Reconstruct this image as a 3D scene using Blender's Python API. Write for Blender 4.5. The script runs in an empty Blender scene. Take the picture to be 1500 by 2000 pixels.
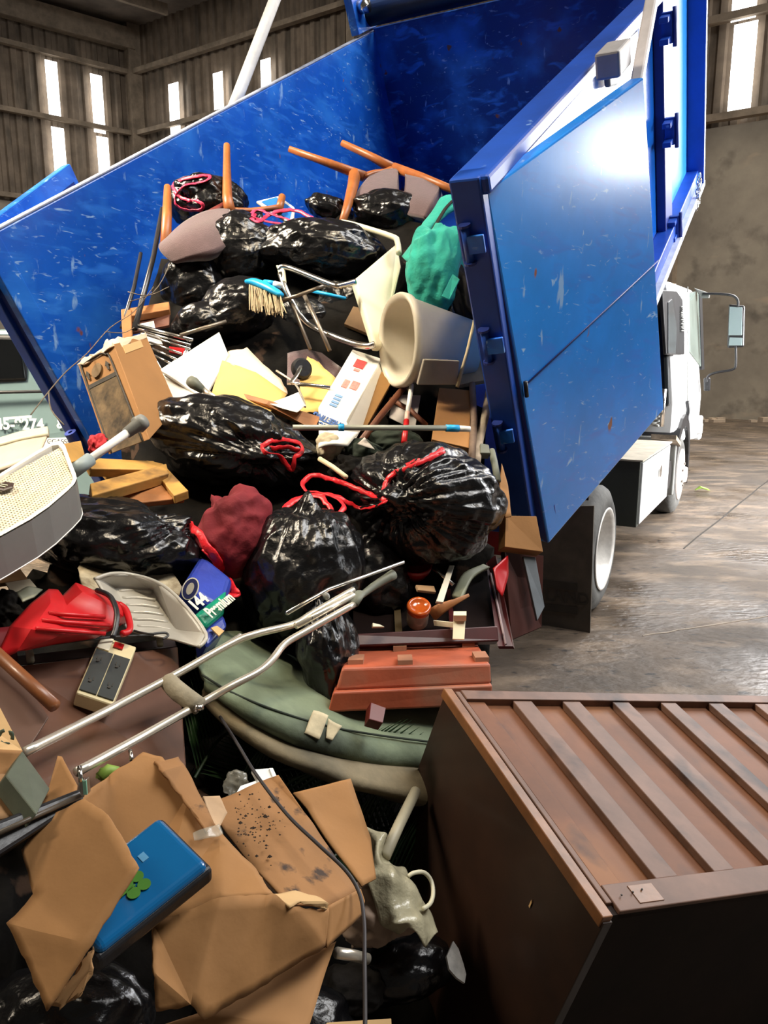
import bpy, bmesh, math, random
from mathutils import Vector as V, Matrix, noise
sc = bpy.context.scene
COL = sc.collection
rnd = random.Random(7)
# ------------------------------------------------------------------ camera, world, light
PITCH = math.radians(11.7)
CAM = V((0, 0, 1.63))
Fv = V((0, math.cos(PITCH), -math.sin(PITCH)))
Uv = V((0, math.sin(PITCH), math.cos(PITCH)))
Rv = V((1, 0, 0))
cd = bpy.data.cameras.new('camera'); cd.sensor_fit = 'HORIZONTAL'; cd.sensor_width = 36; cd.lens = 36
cam = bpy.data.objects.new('camera', cd); COL.objects.link(cam)
cam.location = CAM; cam.rotation_euler = (math.pi/2 - PITCH, 0, 0); cd.clip_start = .02
sc.camera = cam
sc.view_settings.view_transform = 'Standard'; sc.view_settings.look = 'None'
sc.view_settings.gamma = 1; sc.view_settings.use_curve_mapping = False
sc.view_settings.exposure = -0.22
w = bpy.data.worlds.new('world'); sc.world = w; w.use_nodes = True
w.node_tree.nodes['Background'].inputs[0].default_value = (1.0, .93, .82, 1)
w.node_tree.nodes['Background'].inputs[1].default_value = 0.075

def area(name, loc, target, sx, sy, power, color, spread=180):
    l = bpy.data.lights.new(name, 'AREA'); l.shape = 'RECTANGLE'; l.size = sx; l.size_y = sy
    l.energy = power; l.color = color; l.spread = math.radians(spread)
    o = bpy.data.objects.new(name, l); COL.objects.link(o); o.location = loc
    o.rotation_euler = (V(target) - V(loc)).to_track_quat('-Z', 'Y').to_euler()
    return o
area('skylight_light', (7.0, 2.5, 12.3), (0, 5.5, 1), 8, 4, 2000, (.99, .98, .96))
area('doorway_light', (12.5, 7.8, 4.2), (1, 3.2, 2.2), 1.1, .9, 150, (.95, .98, 1.0))
area('side_opening_light', (9.6, 12.4, 6.4), (1, 4, 2.6), 6.5, 3.0, 1500, (.98, .98, 1.0))
area('rear_fill_light', (-8, 22, 12.0), (-6, 24, 1), 8, 4, 750, (1.0, .93, .82))  # added fill under the roof for the rear walls, no doorway there
area('cab_fill_light', (13, 2.5, 4.5), (3.4, 8, 1.5), 3, 3, 520, (1.0, .98, .95), 40)  # added narrow-spread fill to overexpose the white cab
area('left_fill_light', (-8, 2.5, 9.5), (-2.2, 5.0, 1), 3, 3, 520, (1.0, .86, .66), 42)  # added warm fill for the van, left post and fan
area('far_fill_light', (13, 15, 12), (9, 14, 0), 6, 6, 1300, (1.0, .88, .72), 120)  # added warm fill over the far right floor and wall
sp = bpy.data.lights.new('pile_spot_light', 'SPOT'); sp.energy = 1900; sp.color = (1.0, .84, .60)  # added key spotlight to brighten the upper-left pile
sp.spot_size = math.radians(29); sp.spot_blend = .8; sp.shadow_soft_size = .35
so = bpy.data.objects.new('pile_spot_light', sp); COL.objects.link(so); so.location = (1.1, .3, 7.8)
so.rotation_euler = (V((-.95, 2.9, 1.3)) - so.location).to_track_quat('-Z', 'Y').to_euler()

# ------------------------------------------------------------------ helpers
def ray(x, y): return Fv + Rv*((x-750)/1500) + Uv*((1000-y)/1500)
def P(x, y, d): return CAM + ray(x, y)*d
def hitd(x, y, o, n): return (o-CAM).dot(n)/ray(x, y).dot(n)
def onplane(x, y, o, n): return P(x, y, hitd(x, y, o, n))
GX = [-150, 50, 250, 500, 750, 950, 1100]
GY = [250, 400, 550, 700, 850, 1000, 1150, 1300, 1450, 1600, 1800, 2000, 2200]
GD = [[3.9,3.9,3.9,4.1,4.1,3.8,3.8],[3.7,3.7,3.7,3.8,3.75,3.4,3.4],[3.4,3.4,3.5,3.4,3.3,3.15,3.1],
 [2.9,3.0,3.05,3.1,3.1,3.1,3.1],[2.3,2.4,2.75,2.75,2.8,2.9,2.9],[1.8,1.95,2.3,2.4,2.45,2.6,2.7],
 [1.7,1.85,2.05,2.2,2.4,2.55,2.7],[1.45,1.65,1.8,2.0,2.2,2.35,2.6],[1.3,1.42,1.58,1.85,2.0,2.1,2.3],
 [1.1,1.22,1.38,1.6,1.85,2.0,2.1],[1.0,1.1,1.18,1.4,1.65,1.8,1.8],[.9,1.0,1.1,1.3,1.5,1.6,1.6],[.85,.9,1.0,1.15,1.3,1.4,1.4]]
def _ix(a, v):
    v = max(a[0], min(a[-1], v))
    for i in range(len(a)-1):
        if v <= a[i+1]: return i, (v-a[i])/(a[i+1]-a[i])
def D(x, y):
    i, s = _ix(GX, x); j, t = _ix(GY, y)
    return (GD[j][i]*(1-s)+GD[j][i+1]*s)*(1-t)+(GD[j+1][i]*(1-s)+GD[j+1][i+1]*s)*t
def Q(x, y, o=0.0): return P(x, y, D(x, y)+o)

WL = {}
def thing(name, label, cat, loc, group=None):
    o = bpy.data.objects.new(name, None); COL.objects.link(o); o.location = loc
    o.empty_display_size = .1
    o['label'] = label; o['category'] = cat
    if group: o['group'] = group
    WL[o] = V(loc); return o
def tag(o, label, cat, group=None, kind=None):
    o['label'] = label; o['category'] = cat
    if group: o['group'] = group
    if kind: o['kind'] = kind
    return o
def struct(o): o['kind'] = 'structure'; return o
def mk(name, verts, faces, mat, parent=None, smooth=False, bevel=0, solid=0, sub=0, bseg=2, soff=-1):
    verts = [V(v) for v in verts]
    if parent is not None: c = WL[parent]
    else:
        c = sum(verts, V((0, 0, 0)))/len(verts); c.z = min(v.z for v in verts)
    me = bpy.data.meshes.new(name)
    me.from_pydata([v-c for v in verts], [], faces)
    bm = bmesh.new(); bm.from_mesh(me)
    bmesh.ops.recalc_face_normals(bm, faces=bm.faces); bm.to_mesh(me); bm.free()
    for m in (mat if isinstance(mat, list) else [mat]): me.materials.append(m)
    if smooth: me.polygons.foreach_set('use_smooth', [True]*len(me.polygons))
    o = bpy.data.objects.new(name, me); COL.objects.link(o)
    if parent is not None: o.parent = parent
    else: o.location = c
    WL[o] = c
    if solid:
        s = o.modifiers.new('solid', 'SOLIDIFY'); s.thickness = solid; s.offset = soff
    if bevel:
        b = o.modifiers.new('bevel', 'BEVEL'); b.width = bevel; b.segments = bseg; b.limit_method = 'ANGLE'; b.angle_limit = math.radians(35)
    if sub:
        s = o.modifiers.new('sub', 'SUBSURF'); s.levels = sub; s.render_levels = sub
    return o
class MB:
    def __init__(s): s.v = []; s.f = []
    def add(s, vs, fs):
        n = len(s.v); s.v += [V(v) for v in vs]; s.f += [tuple(i+n for i in f) for f in fs]; return s
    def hexa(s, a, b):          # two quads a (4 pts), b (4 pts)
        return s.add(list(a)+list(b), [(0,1,2,3),(7,6,5,4),(0,4,5,1),(1,5,6,2),(2,6,7,3),(3,7,4,0)])
    def box(s, o, x, y, z):     # origin corner + 3 edge vectors
        o, x, y, z = V(o), V(x), V(y), V(z)
        return s.hexa([o, o+x, o+x+y, o+y], [o+z, o+x+z, o+x+y+z, o+y+z])
    def tube(s, pts, r, n=10, flat=1.0, up=None, cap=True):
        pts = [V(p) for p in pts]; m = len(pts)
        rr = list(r) if isinstance(r, (list, tuple)) else [r]*m
        if len(rr) != m:
            k0 = len(rr)-1; rr = [rr[min(int(i/(m-1)*k0), k0-1)]*(1-(i/(m-1)*k0-min(int(i/(m-1)*k0), k0-1)))+rr[min(int(i/(m-1)*k0), k0-1)+1]*(i/(m-1)*k0-min(int(i/(m-1)*k0), k0-1)) for i in range(m)]
        base = len(s.v); prev = None
        for i, p in enumerate(pts):
            t = (pts[min(i+1, m-1)]-pts[max(i-1, 0)]).normalized()
            if prev is None:
                u = V(up) if up is not None else (V((0, 0, 1)) if abs(t.z) < .9 else V((1, 0, 0)))
            else: u = prev
            u = (u - t*u.dot(t)).normalized(); prev = u; b = t.cross(u)
            for k in range(n):
                a = 2*math.pi*k/n
                s.v.append(p + u*math.cos(a)*rr[i]*flat + b*math.sin(a)*rr[i])
        for i in range(m-1):
            for k in range(n):
                s.f.append((base+i*n+k, base+i*n+(k+1) % n, base+(i+1)*n+(k+1) % n, base+(i+1)*n+k))
        if cap:
            s.f.append(tuple(base+k for k in range(n))); s.f.append(tuple(base+(m-1)*n+k for k in reversed(range(n))))
        return s
    def lathe(s, c, ax, prof, n=32):   # prof: (distance along axis, radius)
        ax = V(ax).normalized(); u = ax.orthogonal().normalized(); b = ax.cross(u); base = len(s.v)
        for h, r in prof:
            for k in range(n):
                a = 2*math.pi*k/n
                s.v.append(V(c)+ax*h+(u*math.cos(a)+b*math.sin(a))*r)
        for i in range(len(prof)-1):
            for k in range(n):
                s.f.append((base+i*n+k, base+i*n+(k+1) % n, base+(i+1)*n+(k+1) % n, base+(i+1)*n+k))
        return s
    def build(s, name, mat, parent=None, **k): return mk(name, s.v, s.f, mat, parent, **k)
def spline(pts, n=6):
    pts = [V(p) for p in pts]; out = []
    for i in range(len(pts)-1):
        p0, p1, p2, p3 = pts[max(i-1, 0)], pts[i], pts[i+1], pts[min(i+2, len(pts)-1)]
        for k in range(n):
            t = k/n
            out.append(.5*((2*p1)+(p2-p0)*t+(2*p0-5*p1+4*p2-p3)*t*t+(3*p1-p0-3*p2+p3)*t**3))
    out.append(pts[-1]); return out
def tubeobj(name, pts, r, mat, parent=None, n=10, smooth_n=0, flat=1.0, up=None):
    if smooth_n: pts = spline(pts, smooth_n)
    return MB().tube(pts, r, n, flat, up).build(name, mat, parent, smooth=True)
def awayn(q):
    n = (q[1]-q[0]).cross(q[-1]-q[0]).normalized()
    if n.dot(q[0]-CAM) < 0: n = -n
    return n
def slab(name, q, th, mat, parent=None, **k):      # quad facing the viewer's side, given a real thickness behind it
    q = [V(p) for p in q]; n = awayn(q); k_ = len(q)
    return MB().add(q+[p+n*th for p in q], [tuple(range(k_)), tuple(range(2*k_-1, k_-1, -1))]+[(i, (i+1) % k_, k_+(i+1) % k_, k_+i) for i in range(k_)]).build(name, mat, parent, **k)
def grid(rows, mat, name, parent=None, up=3, th=0, amp=0, fr=6, seed=0, smooth=True, torn=0):
    """surface through a lattice of points, subdivided, roughened, given thickness"""
    R = []
    for r in rows: R.append(spline(r, up))
    C = [spline([r[i] for r in R], up) for i in range(len(R[0]))]
    nx, ny = len(C), len(C[0]); vs = []
    for i in range(nx):
        for j in range(ny):
            p = C[i][j].copy()
            if amp: p += noise.noise_vector((p+V((seed*7.1, 0, 0)))*fr)*amp
            if torn and (i in (0, nx-1) or j in (0, ny-1)): p += noise.noise_vector((p+V((seed, 0, 0)))*70)*torn
            vs.append(p)
    fs = [(i*ny+j, (i+1)*ny+j, (i+1)*ny+j+1, i*ny+j+1) for i in range(nx-1) for j in range(ny-1)]
    return mk(name, vs, fs, mat, parent, smooth=smooth, solid=th, soff=0)
def folded(name, pts, faces, mat, parent=None, th=.004, amp=.004, cuts=5, seed=0, torn=0.0, smooth=True, soft=1):
    """a creased sheet: shared vertices, flat facets, finely subdivided and dented"""
    bm = bmesh.new(); vs = [bm.verts.new(p) for p in pts]
    for f in faces: bm.faces.new([vs[i] for i in f])
    bmesh.ops.triangulate(bm, faces=bm.faces)
    bmesh.ops.subdivide_edges(bm, edges=bm.edges, cuts=cuts, use_grid_fill=True)
    for _ in range(soft): bmesh.ops.smooth_vert(bm, verts=[v for v in bm.verts if not v.is_boundary], factor=.5, use_axis_x=True, use_axis_y=True, use_axis_z=True)
    bm.normal_update()
    for v in bm.verts:
        q = v.co + V((seed*3.3, 0, 0))
        v.co += v.normal*(noise.noise(q*7)*amp*2.2 + noise.noise(q*19)*amp)
        if torn and v.is_boundary: v.co += noise.noise_vector(q*60)*torn
    out = ([v.co.copy() for v in bm.verts], [])
    bm.verts.index_update(); fs = [tuple(v.index for v in f.verts) for f in bm.faces]
    vv = out[0]; bm.free()
    o = mk(name, vv, fs, mat, parent, smooth=True, solid=th, soff=0); o.data.set_sharp_from_angle(angle=math.radians(22)); return o
def text(name, s, o, xd, size, mat, parent, nrm=None, yd=None, bold=0.0, sx=1.0):
    """lettering lying in the plane (xd, yd) at o"""
    c = bpy.data.curves.new('t', 'FONT'); c.body = s; c.size = size; c.offset = bold; c.extrude = .0006
    t = bpy.data.objects.new('t', c); COL.objects.link(t)
    dg = bpy.context.evaluated_depsgraph_get(); dg.update()
    me = bpy.data.meshes.new_from_object(t.evaluated_get(dg)); bpy.data.objects.remove(t)
    xd = V(xd).normalized(); yd = V(yd); yd = (yd-xd*yd.dot(xd)).normalized(); zd = xd.cross(yd)
    vs = [V(o)+xd*v.co.x*sx+yd*v.co.y+zd*v.co.z for v in me.vertices]
    fs = [tuple(p.vertices) for p in me.polygons]; bpy.data.meshes.remove(me)
    return mk(name, vs, fs, mat, parent)

# ------------------------------------------------------------------ materials
MATS = {}
def M(name, col, rough=.5, metal=0, var=.15, scale=6, bump=0, bscale=40, coat=0, col2=None, thr=None, stretch=None, alpha=1, trans=0, spec=.5, emis=0, sheen=0, bdet=4):
    if name in MATS: return MATS[name]
    m = bpy.data.materials.new(name); m.use_nodes = True; nt = m.node_tree; N = nt.nodes; Lk = nt.links
    b = N['Principled BSDF']; tc = N.new('ShaderNodeTexCoord'); mp = N.new('ShaderNodeMapping')
    Lk.new(tc.outputs['Object'], mp.inputs[0])
    if stretch: mp.inputs['Scale'].default_value = stretch
    nz = N.new('ShaderNodeTexNoise'); nz.inputs['Scale'].default_value = scale; nz.inputs['Detail'].default_value = 6; nz.inputs['Roughness'].default_value = .62
    Lk.new(mp.outputs[0], nz.inputs['Vector'])
    r = N.new('ShaderNodeValToRGB')
    c2 = col2 or tuple(c*(1-var) for c in col); c1 = col if col2 else tuple(min(1, c*(1+var)) for c in col)
    lo, hi = thr or (.32, .68)
    r.color_ramp.elements[0].position = lo; r.color_ramp.elements[1].position = hi
    r.color_ramp.elements[0].color = (*c2, 1); r.color_ramp.elements[1].color = (*c1, 1)
    Lk.new(nz.outputs['Fac'], r.inputs[0]); Lk.new(r.outputs[0], b.inputs['Base Color'])
    b.inputs['Roughness'].default_value = rough; b.inputs['Metallic'].default_value = metal
    b.inputs['Specular IOR Level'].default_value = spec; b.inputs['Coat Weight'].default_value = coat; b.inputs['Coat Roughness'].default_value = .15
    b.inputs['Transmission Weight'].default_value = trans; b.inputs['Alpha'].default_value = alpha
    b.inputs['Sheen Weight'].default_value = sheen
    if emis:
        b.inputs['Emission Color'].default_value = (*col, 1); b.inputs['Emission Strength'].default_value = emis
    if bump:
        n2 = N.new('ShaderNodeTexNoise'); n2.inputs['Scale'].default_value = bscale; n2.inputs['Detail'].default_value = bdet
        Lk.new(mp.outputs[0], n2.inputs['Vector'])
        bp = N.new('ShaderNodeBump'); bp.inputs['Strength'].default_value = bump; bp.inputs['Distance'].default_value = .01
        Lk.new(n2.outputs['Fac'], bp.inputs['Height']); Lk.new(bp.outputs[0], b.inputs['Normal'])
    MATS[name] = m; return m
def mix_layer(m, col, scale, lo, hi, stretch=None, rot=(0, 0, 0), rough=None, kind='NOISE', detail=4, dist=0):
    """lay a second colour over a material where a noise passes a threshold (scratches, rust, dirt)"""
    nt = m.node_tree; N = nt.nodes; Lk = nt.links; b = N['Principled BSDF']
    src = b.inputs['Base Color'].links[0].from_socket
    tc = N.new('ShaderNodeTexCoord'); mp = N.new('ShaderNodeMapping'); Lk.new(tc.outputs['Object'], mp.inputs[0])
    if stretch: mp.inputs['Scale'].default_value = stretch
    mp.inputs['Rotation'].default_value = rot
    if kind == 'NOISE':
        nz = N.new('ShaderNodeTexNoise'); nz.inputs['Scale'].default_value = scale; nz.inputs['Detail'].default_value = detail; nz.inputs['Distortion'].default_value = dist; out = nz.outputs['Fac']
    else:
        nz = N.new('ShaderNodeTexVoronoi'); nz.inputs['Scale'].default_value = scale; out = nz.outputs['Distance']
    Lk.new(mp.outputs[0], nz.inputs['Vector'])
    r = N.new('ShaderNodeMapRange'); r.inputs['From Min'].default_value = lo; r.inputs['From Max'].default_value = hi; Lk.new(out, r.inputs['Value'])
    mx = N.new('ShaderNodeMix'); mx.data_type = 'RGBA'
    Lk.new(r.outputs[0], mx.inputs['Factor']); Lk.new(src, mx.inputs[6]); mx.inputs[7].default_value = (*col, 1)
    Lk.new(mx.outputs[2], b.inputs['Base Color']); return m

def blue(name, rough, scratch=1.0, col=(.008, .11, .56)):
    m = M(name, col, rough, 0, .15, 2.5, .05, 5, coat=.2)
    mix_layer(m, (.03, .22, .75), 3, .5, .75)
    mix_layer(m, (.03, .20, .72), 5, .56-.02*scratch, .68, stretch=(1.2, .7, 3.2), rot=(.5, .8, .4), detail=8, dist=.6)
    mix_layer(m, (.36, .58, .86), 11, .665-.02*scratch, .74, stretch=(1, .8, 2.6), rot=(.9, .3, .6), detail=9, dist=1.6)
    mix_layer(m, (.25, .45, .78), 5, .69-.02*scratch, .72, stretch=(5, 1, 1), rot=(.2, .5, 1.1), detail=5)
    mix_layer(m, (.26, .09, .05), 9, .715-.015*scratch, .73, stretch=(1,1,.6), detail=3)
    return m
BLUE = blue('scratched_blue_paint', .34, 1.9)
BLUED = blue('lit_blue_gloss_paint', .26, 1.0, (.014, .24, .80))  # brighter blue for the right door, its reflected daylight put into the colour
BLUEF = M('plain_blue_paint', (.008, .06, .36), .4, 0, .2, 4, 0)
mix_layer(BLUEF, (.2, .35, .6), 11, .68, .74)
INDIGO = M('dark_indigo_paint', (.012, .03, .20), .45, 0, .2, 4)
WHITEP = M('white_cab_paint', (.80, .82, .84), .25, 0, .04, 5, coat=.5)
WPOLE = M('dull_white_paint', (.66, .64, .62), .45, 0, .12, 8)
BLACKP = M('black_plastic', (.012, .012, .014), .4, 0, .3, 8, .1, 60)
RUBBER = M('tyre_rubber', (.11, .11, .105), .8, 0, .3, 5, .3, 40, col2=(.045, .045, .045))
STEELR = M('rim_steel', (.62, .60, .57), .45, .3, .2, 12, .1, 20)
CHROME = M('chrome', (.75, .72, .68), .22, 1, .1, 12)
ALU = M('aluminium_tube', (.86, .80, .68), .28, .75, .06, 12)
ALUBOX = M('aluminium_plate', (.62, .64, .66), .45, .5, .12, 6)
MIRROR = M('mirror_glass', (.36, .46, .47), .12, .25, .02, 4)  # grey-green reflection is put into the base colour
GLASS = M('cab_glass', (.22, .27, .25), .08, 0, .2, 3, coat=.6)
AMBER = M('amber_lens', (.9, .30, .02), .2, 0, .05, 4, coat=.6)
BAG = M('black_bin_liner', (.005, .005, .006), .24, 0, .3, 3, .75, 24, coat=.12, stretch=(1, 1, 1), bdet=8, spec=.55)
def bagmat():
    nt = BAG.node_tree; N = nt.nodes; Lk = nt.links; b = N['Principled BSDF']
    mp = [n for n in N if n.type == 'MAPPING'][0]
    v = N.new('ShaderNodeTexNoise'); v.noise_type = 'RIDGED_MULTIFRACTAL'; v.inputs['Scale'].default_value = 11; v.inputs['Detail'].default_value = 6
    v.inputs['Distortion'].default_value = 1.2
    Lk.new(mp.outputs[0], v.inputs['Vector'])
    bp = [n for n in N if n.type == 'BUMP'][0]
    b2 = N.new('ShaderNodeBump'); b2.inputs['Strength'].default_value = .8; b2.inputs['Distance'].default_value = .014
    Lk.new(v.outputs['Fac'], b2.inputs['Height']); Lk.new(bp.outputs[0], b2.inputs['Normal']); Lk.new(b2.outputs[0], b.inputs['Normal'])
bagmat()
REDTIE = M('red_drawstring', (.72, .02, .03), .35, 0, .25, 40, .4, 60)
PINKTIE = M('pink_red_drawstring', (.85, .05, .13), .35, 0, .25, 40, .4, 60)
CARD = M('brown_cardboard', (.34, .165, .055), .82, 0, .10, 3, .12, 30)
CARDL = M('light_cardboard', (.60, .38, .17), .8, 0, .08, 3, .1, 30)
CARDY = M('yellow_cardboard', (.74, .47, .14), .75, 0, .1, 3, .1, 30)
CARDP = M('pinkish_cardboard', (.78, .58, .42), .8, 0, .1, 4, .1, 30)
CARDDIRT = M('dirty_cardboard', (.30, .145, .052), .85, 0, .12, 4, .15, 30)
mix_layer(CARDDIRT, (.05, .03, .02), 16, .60, .67, detail=6)
INK = M('dark_print', (.035, .028, .02), .7, 0, .3, 8)
INKB = M('brown_print', (.16, .10, .045), .75, 0, .4, 20)
WOOD = M('teak_wood', (.42, .13, .03), .42, 0, .25, 9, .1, 20, stretch=(1, 1, .2))
WOODY = M('yellow_pine', (.44, .24, .06), .55, 0, .25, 6, .15, 25)
mix_layer(WOODY, (.16, .085, .03), 7, .52, .66, stretch=(1, 1, 3), detail=7)
WOODO = M('orange_board', (.33, .13, .04), .6, 0, .25, 6, .1, 25)
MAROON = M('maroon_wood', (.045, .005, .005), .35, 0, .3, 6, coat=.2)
MAUVE = M('mauve_upholstery', (.11, .062, .066), .9, 0, .12, 30, .3, 200, sheen=.4)
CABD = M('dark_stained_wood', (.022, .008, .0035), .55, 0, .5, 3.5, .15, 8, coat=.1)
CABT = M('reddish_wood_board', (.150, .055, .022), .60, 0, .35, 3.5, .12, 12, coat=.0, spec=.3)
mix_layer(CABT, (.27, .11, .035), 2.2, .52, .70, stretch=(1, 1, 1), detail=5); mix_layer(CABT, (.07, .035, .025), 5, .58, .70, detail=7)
CABS = M('grey_brown_slat_wood', (.15, .078, .052), .58, 0, .35, 5, .12, 12, spec=.4)
mix_layer(CABS, (.04, .022, .018), 6, .54, .68, detail=7)
CABE = M('worn_edge_wood', (.21, .085, .03), .45, 0, .4, 8, .12, 20)
WHITE = M('white_plastic', (.86, .85, .80), .4, 0, .04, 5)
CREAM = M('cream_plastic', (.72, .68, .50), .42, 0, .06, 5)
OFFW = M('off_white_bin_plastic', (.58, .53, .42), .4, 0, .1, 5)
GREYP = M('grey_plastic', (.22, .225, .215), .45, 0, .1, 5)
GREYW = M('worn_grey_panel', (.13, .14, .11), .6, 0, .25, 9)
DGREY = M('dark_grey_plastic', (.035, .035, .035), .5, 0, .2, 8)
BLUPL = M('blue_plastic', (.01, .36, .75), .4, 0, .05, 5)
REDPL = M('red_plastic', (.50, .008, .012), .38, 0, .12, 5)
BRISTLE = M('broom_bristle', (.42, .33, .20), .8, 0, .2, 30)
TEAL = M('teal_cloth', (.015, .34, .26), .9, 0, .2, 7, .35, 60, sheen=.1)
mix_layer(TEAL, (.01, .12, .10), 6, .58, .72)
DCLOTH = M('black_cloth', (.010, .008, .007), .95, 0, .3, 10, .3, 60)
MCLOTH = M('maroon_cloth', (.17, .006, .014), .85, 0, .25, 6, .3, 50)
SAGE = M('sage_green_fabric', (.17, .215, .14), .85, 0, .2, 5, .2, 60)
mix_layer(SAGE, (.035, .045, .03), 3.0, .46, .64, detail=5)
BEIGEF = M('shaded_dirty_beige', (.27, .22, .135), .85, 0, .2, 8, .25, 50)  # beige darkened for the shadow on the lower layer, plus dirt
mix_layer(BEIGEF, (.08, .075, .055), 3.5, .5, .7, detail=5)
TERRA = M('terracotta_plastic', (.36, .075, .03), .6, 0, .16, 6, .15, 30)
mix_layer(TERRA, (.26, .13, .08), 4, .52, .72)
LEAF = M('palm_leaf', (.010, .035, .009), .5, 0, .3, 10)
LEAFY = M('pale_leaf', (.22, .35, .05), .55, 0, .3, 10)
TWIG = M('twig_bark', (.14, .11, .08), .8, 0, .3, 20)
CLEARP = M('cloudy_clear_plastic', (.72, .71, .67), .25, 0, .08, 6, .15, 15, alpha=.80, coat=.3)
FILM = M('clear_film', (.55, .52, .42), .15, 0, .1, 10, .5, 18, alpha=.3, coat=.4)
PEACH = M('pinkish_beige_cloth', (.38, .27, .20), .7, 0, .15, 6, .2, 30)
PACKB = M('blue_film', (.025, .05, .34), .35, 0, .3, 6, .3, 25, coat=.2)
PACKG = M('green_film', (.0, .26, .15), .35, 0, .2, 8, .3, 25, coat=.2)
LAM = M('brown_laminate', (.115, .055, .036), .24, 0, .18, 3, .03, 8, coat=.35)
VANG = M('grey_green_car_paint', (.16, .235, .24), .3, 0, .08, 3, coat=.4)
BLACKM = M('black_void_glass', (.006, .007, .008), .15, 0, .1, 3)
CONC = M('push_wall_concrete', (.46, .40, .31), .9, 0, .28, .6, .2, 6, col2=(.26, .225, .18))
mix_layer(CONC, (.15, .13, .105), 1.3, .56, .72, detail=8)
mix_layer(CONC, (.55, .42, .30), .8, .60, .74, stretch=(1, 1, 2.5), detail=6)
SHEETM = M('corrugated_sheet', (.17, .13, .095), .7, .1, .35, 1.2, .1, 8)
mix_layer(SHEETM, (.07, .055, .04), 2.2, .5, .7, stretch=(1, 1, .3), detail=6)
GIRT = M('dusty_steel_girt', (.24, .19, .14), .8, 0, .3, 3)
ROOFM = M('dusty_roof_sheet', (.16, .13, .105), .8, 0, .3, 1.5)
LITW = M('translucent_panel', (1.0, .98, .93), .5, 0, .01, 2, emis=5.5)
HEAPM = M('mixed_dark_rubbish', (.012, .010, .008), .9, 0, .5, 9, 1.0, 14, col2=(.003, .003, .003), spec=.1)  # near-black filler, the shade of the pile's voids is in its colour
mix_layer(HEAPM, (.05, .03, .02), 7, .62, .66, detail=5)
PAPER = M('white_paper', (.85, .83, .78), .7, 0, .05, 8, .1, 30)

def floor_mat():
    m = M('wet_concrete_floor', (.135, .100, .072), .5, 0, .3, 1.1, 0, col2=(.050, .039, .030))
    mix_layer(m, (.21, .155, .108), 2.3, .50, .68, stretch=(1, 2.2, 1), rot=(0, 0, .25), detail=9)
    mix_layer(m, (.035, .03, .027), 9, .60, .68, stretch=(1, 2.0, 1), rot=(0, 0, .25), detail=8)
    nt = m.node_tree; N = nt.nodes; Lk = nt.links; b = N['Principled BSDF']
    tc = N.new('ShaderNodeTexCoord')
    def nz(s, d, st=None):
        mp = N.new('ShaderNodeMapping'); Lk.new(tc.outputs['Object'], mp.inputs[0])
        if st: mp.inputs['Scale'].default_value = st
        n = N.new('ShaderNodeTexNoise'); n.inputs['Scale'].default_value = s; n.inputs['Detail'].default_value = d; Lk.new(mp.outputs[0], n.inputs['Vector']); return n.outputs['Fac']
    r = N.new('ShaderNodeMapRange'); Lk.new(nz(.9, 5), r.inputs['Value'])
    r.inputs['From Min'].default_value = .40; r.inputs['From Max'].default_value = .62; r.inputs['To Min'].default_value = .72; r.inputs['To Max'].default_value = .22
    Lk.new(r.outputs[0], b.inputs['Roughness'])
    b1 = N.new('ShaderNodeBump'); b1.inputs['Strength'].default_value = .55; b1.inputs['Distance'].default_value = .02
    Lk.new(nz(14, 8, (1, 1.8, 1)), b1.inputs['Height']); Lk.new(b1.outputs[0], b.inputs['Normal'])
    return m
FLOORM = floor_mat()
# ------------------------------------------------------------------ the hall
def fl(x, y, z=0): return onplane(x, y, V((0, 0, z)), V((0, 0, 1)))
struct(mk('floor', [(-45, -12, 0), (45, -12, 0), (45, 60, 0), (-45, 60, 0)], [(0, 1, 2, 3)], FLOORM))
A55 = math.radians(55)
wb = V((-math.sin(A55), math.cos(A55), 0)); nb = V((-math.cos(A55), -math.sin(A55), 0))
base = fl(1437, 819); corner = base + wb*22.6; corner.z = 0
wl = V((.743, .669, 0)); nl = V((.669, -.743, 0)); UP = V((0, 0, 1))
ZC = onplane(1437, 243, corner, nb).z; ZT = onplane(300, 66, corner, nl).z
def wallrun(tagname, o, d, nn, s0, s1):
    struct(MB().box(o+d*s0, d*(s1-s0), -nn*.5, UP*ZC).build('wall_'+tagname, CONC))
    b = MB(); s = s0; per = .42
    prof = [(0, 0), (.16, 0), (.21, .07), (.36, .07), (.42, 0)]
    pts = []
    while s < s1:
        for a, dd in prof[:-1]: pts.append(o+d*(s+a)-nn*(.15+dd))
        s += per
    k = len(pts); vs = [p+UP*ZC for p in pts]+[p+UP*ZT for p in pts]
    b.add(vs, [(i, i+1, k+i+1, k+i) for i in range(k-1)])
    struct(b.build('wall_'+tagname+'_cladding', SHEETM, solid=.02))
    return b
wallrun('back', corner, -wb, nb, 0, 44)
wallrun('left', corner, -wl, nl, 0, 34)
tn = [0]
def trim(o, x, y, z, m=GIRT):
    tn[0] += 1; struct(MB().box(o, x, y, z).build('trim_%d' % tn[0], m))
def zof(px, py, o, nn): return onplane(px, py, o, nn).z
gl = [zof(300, 275, corner, nl), zof(300, 160, corner, nl), ZC+.1, zof(1437, 42, corner, nb)]
for i, z in enumerate(gl):
    if i < 3: trim(corner+UP*z+nl*0, -wl*34, nl*.22, UP*.16)
    trim(corner+UP*z-wb*(12 if i == 3 else 0), -wb*(32 if i == 3 else 44), nb*.22, UP*.16)
trim(corner-wl*.25+nl*.02, wl*.5, nl*.35, UP*ZT)
for s in (9.5, 19, 28): trim(corner-wl*s, wl*.3, nl*.4, UP*ZT)
for s in (11, 20.9, 30.5): trim(corner-wb*s, wb*.3, nb*.4, UP*ZT)
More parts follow.
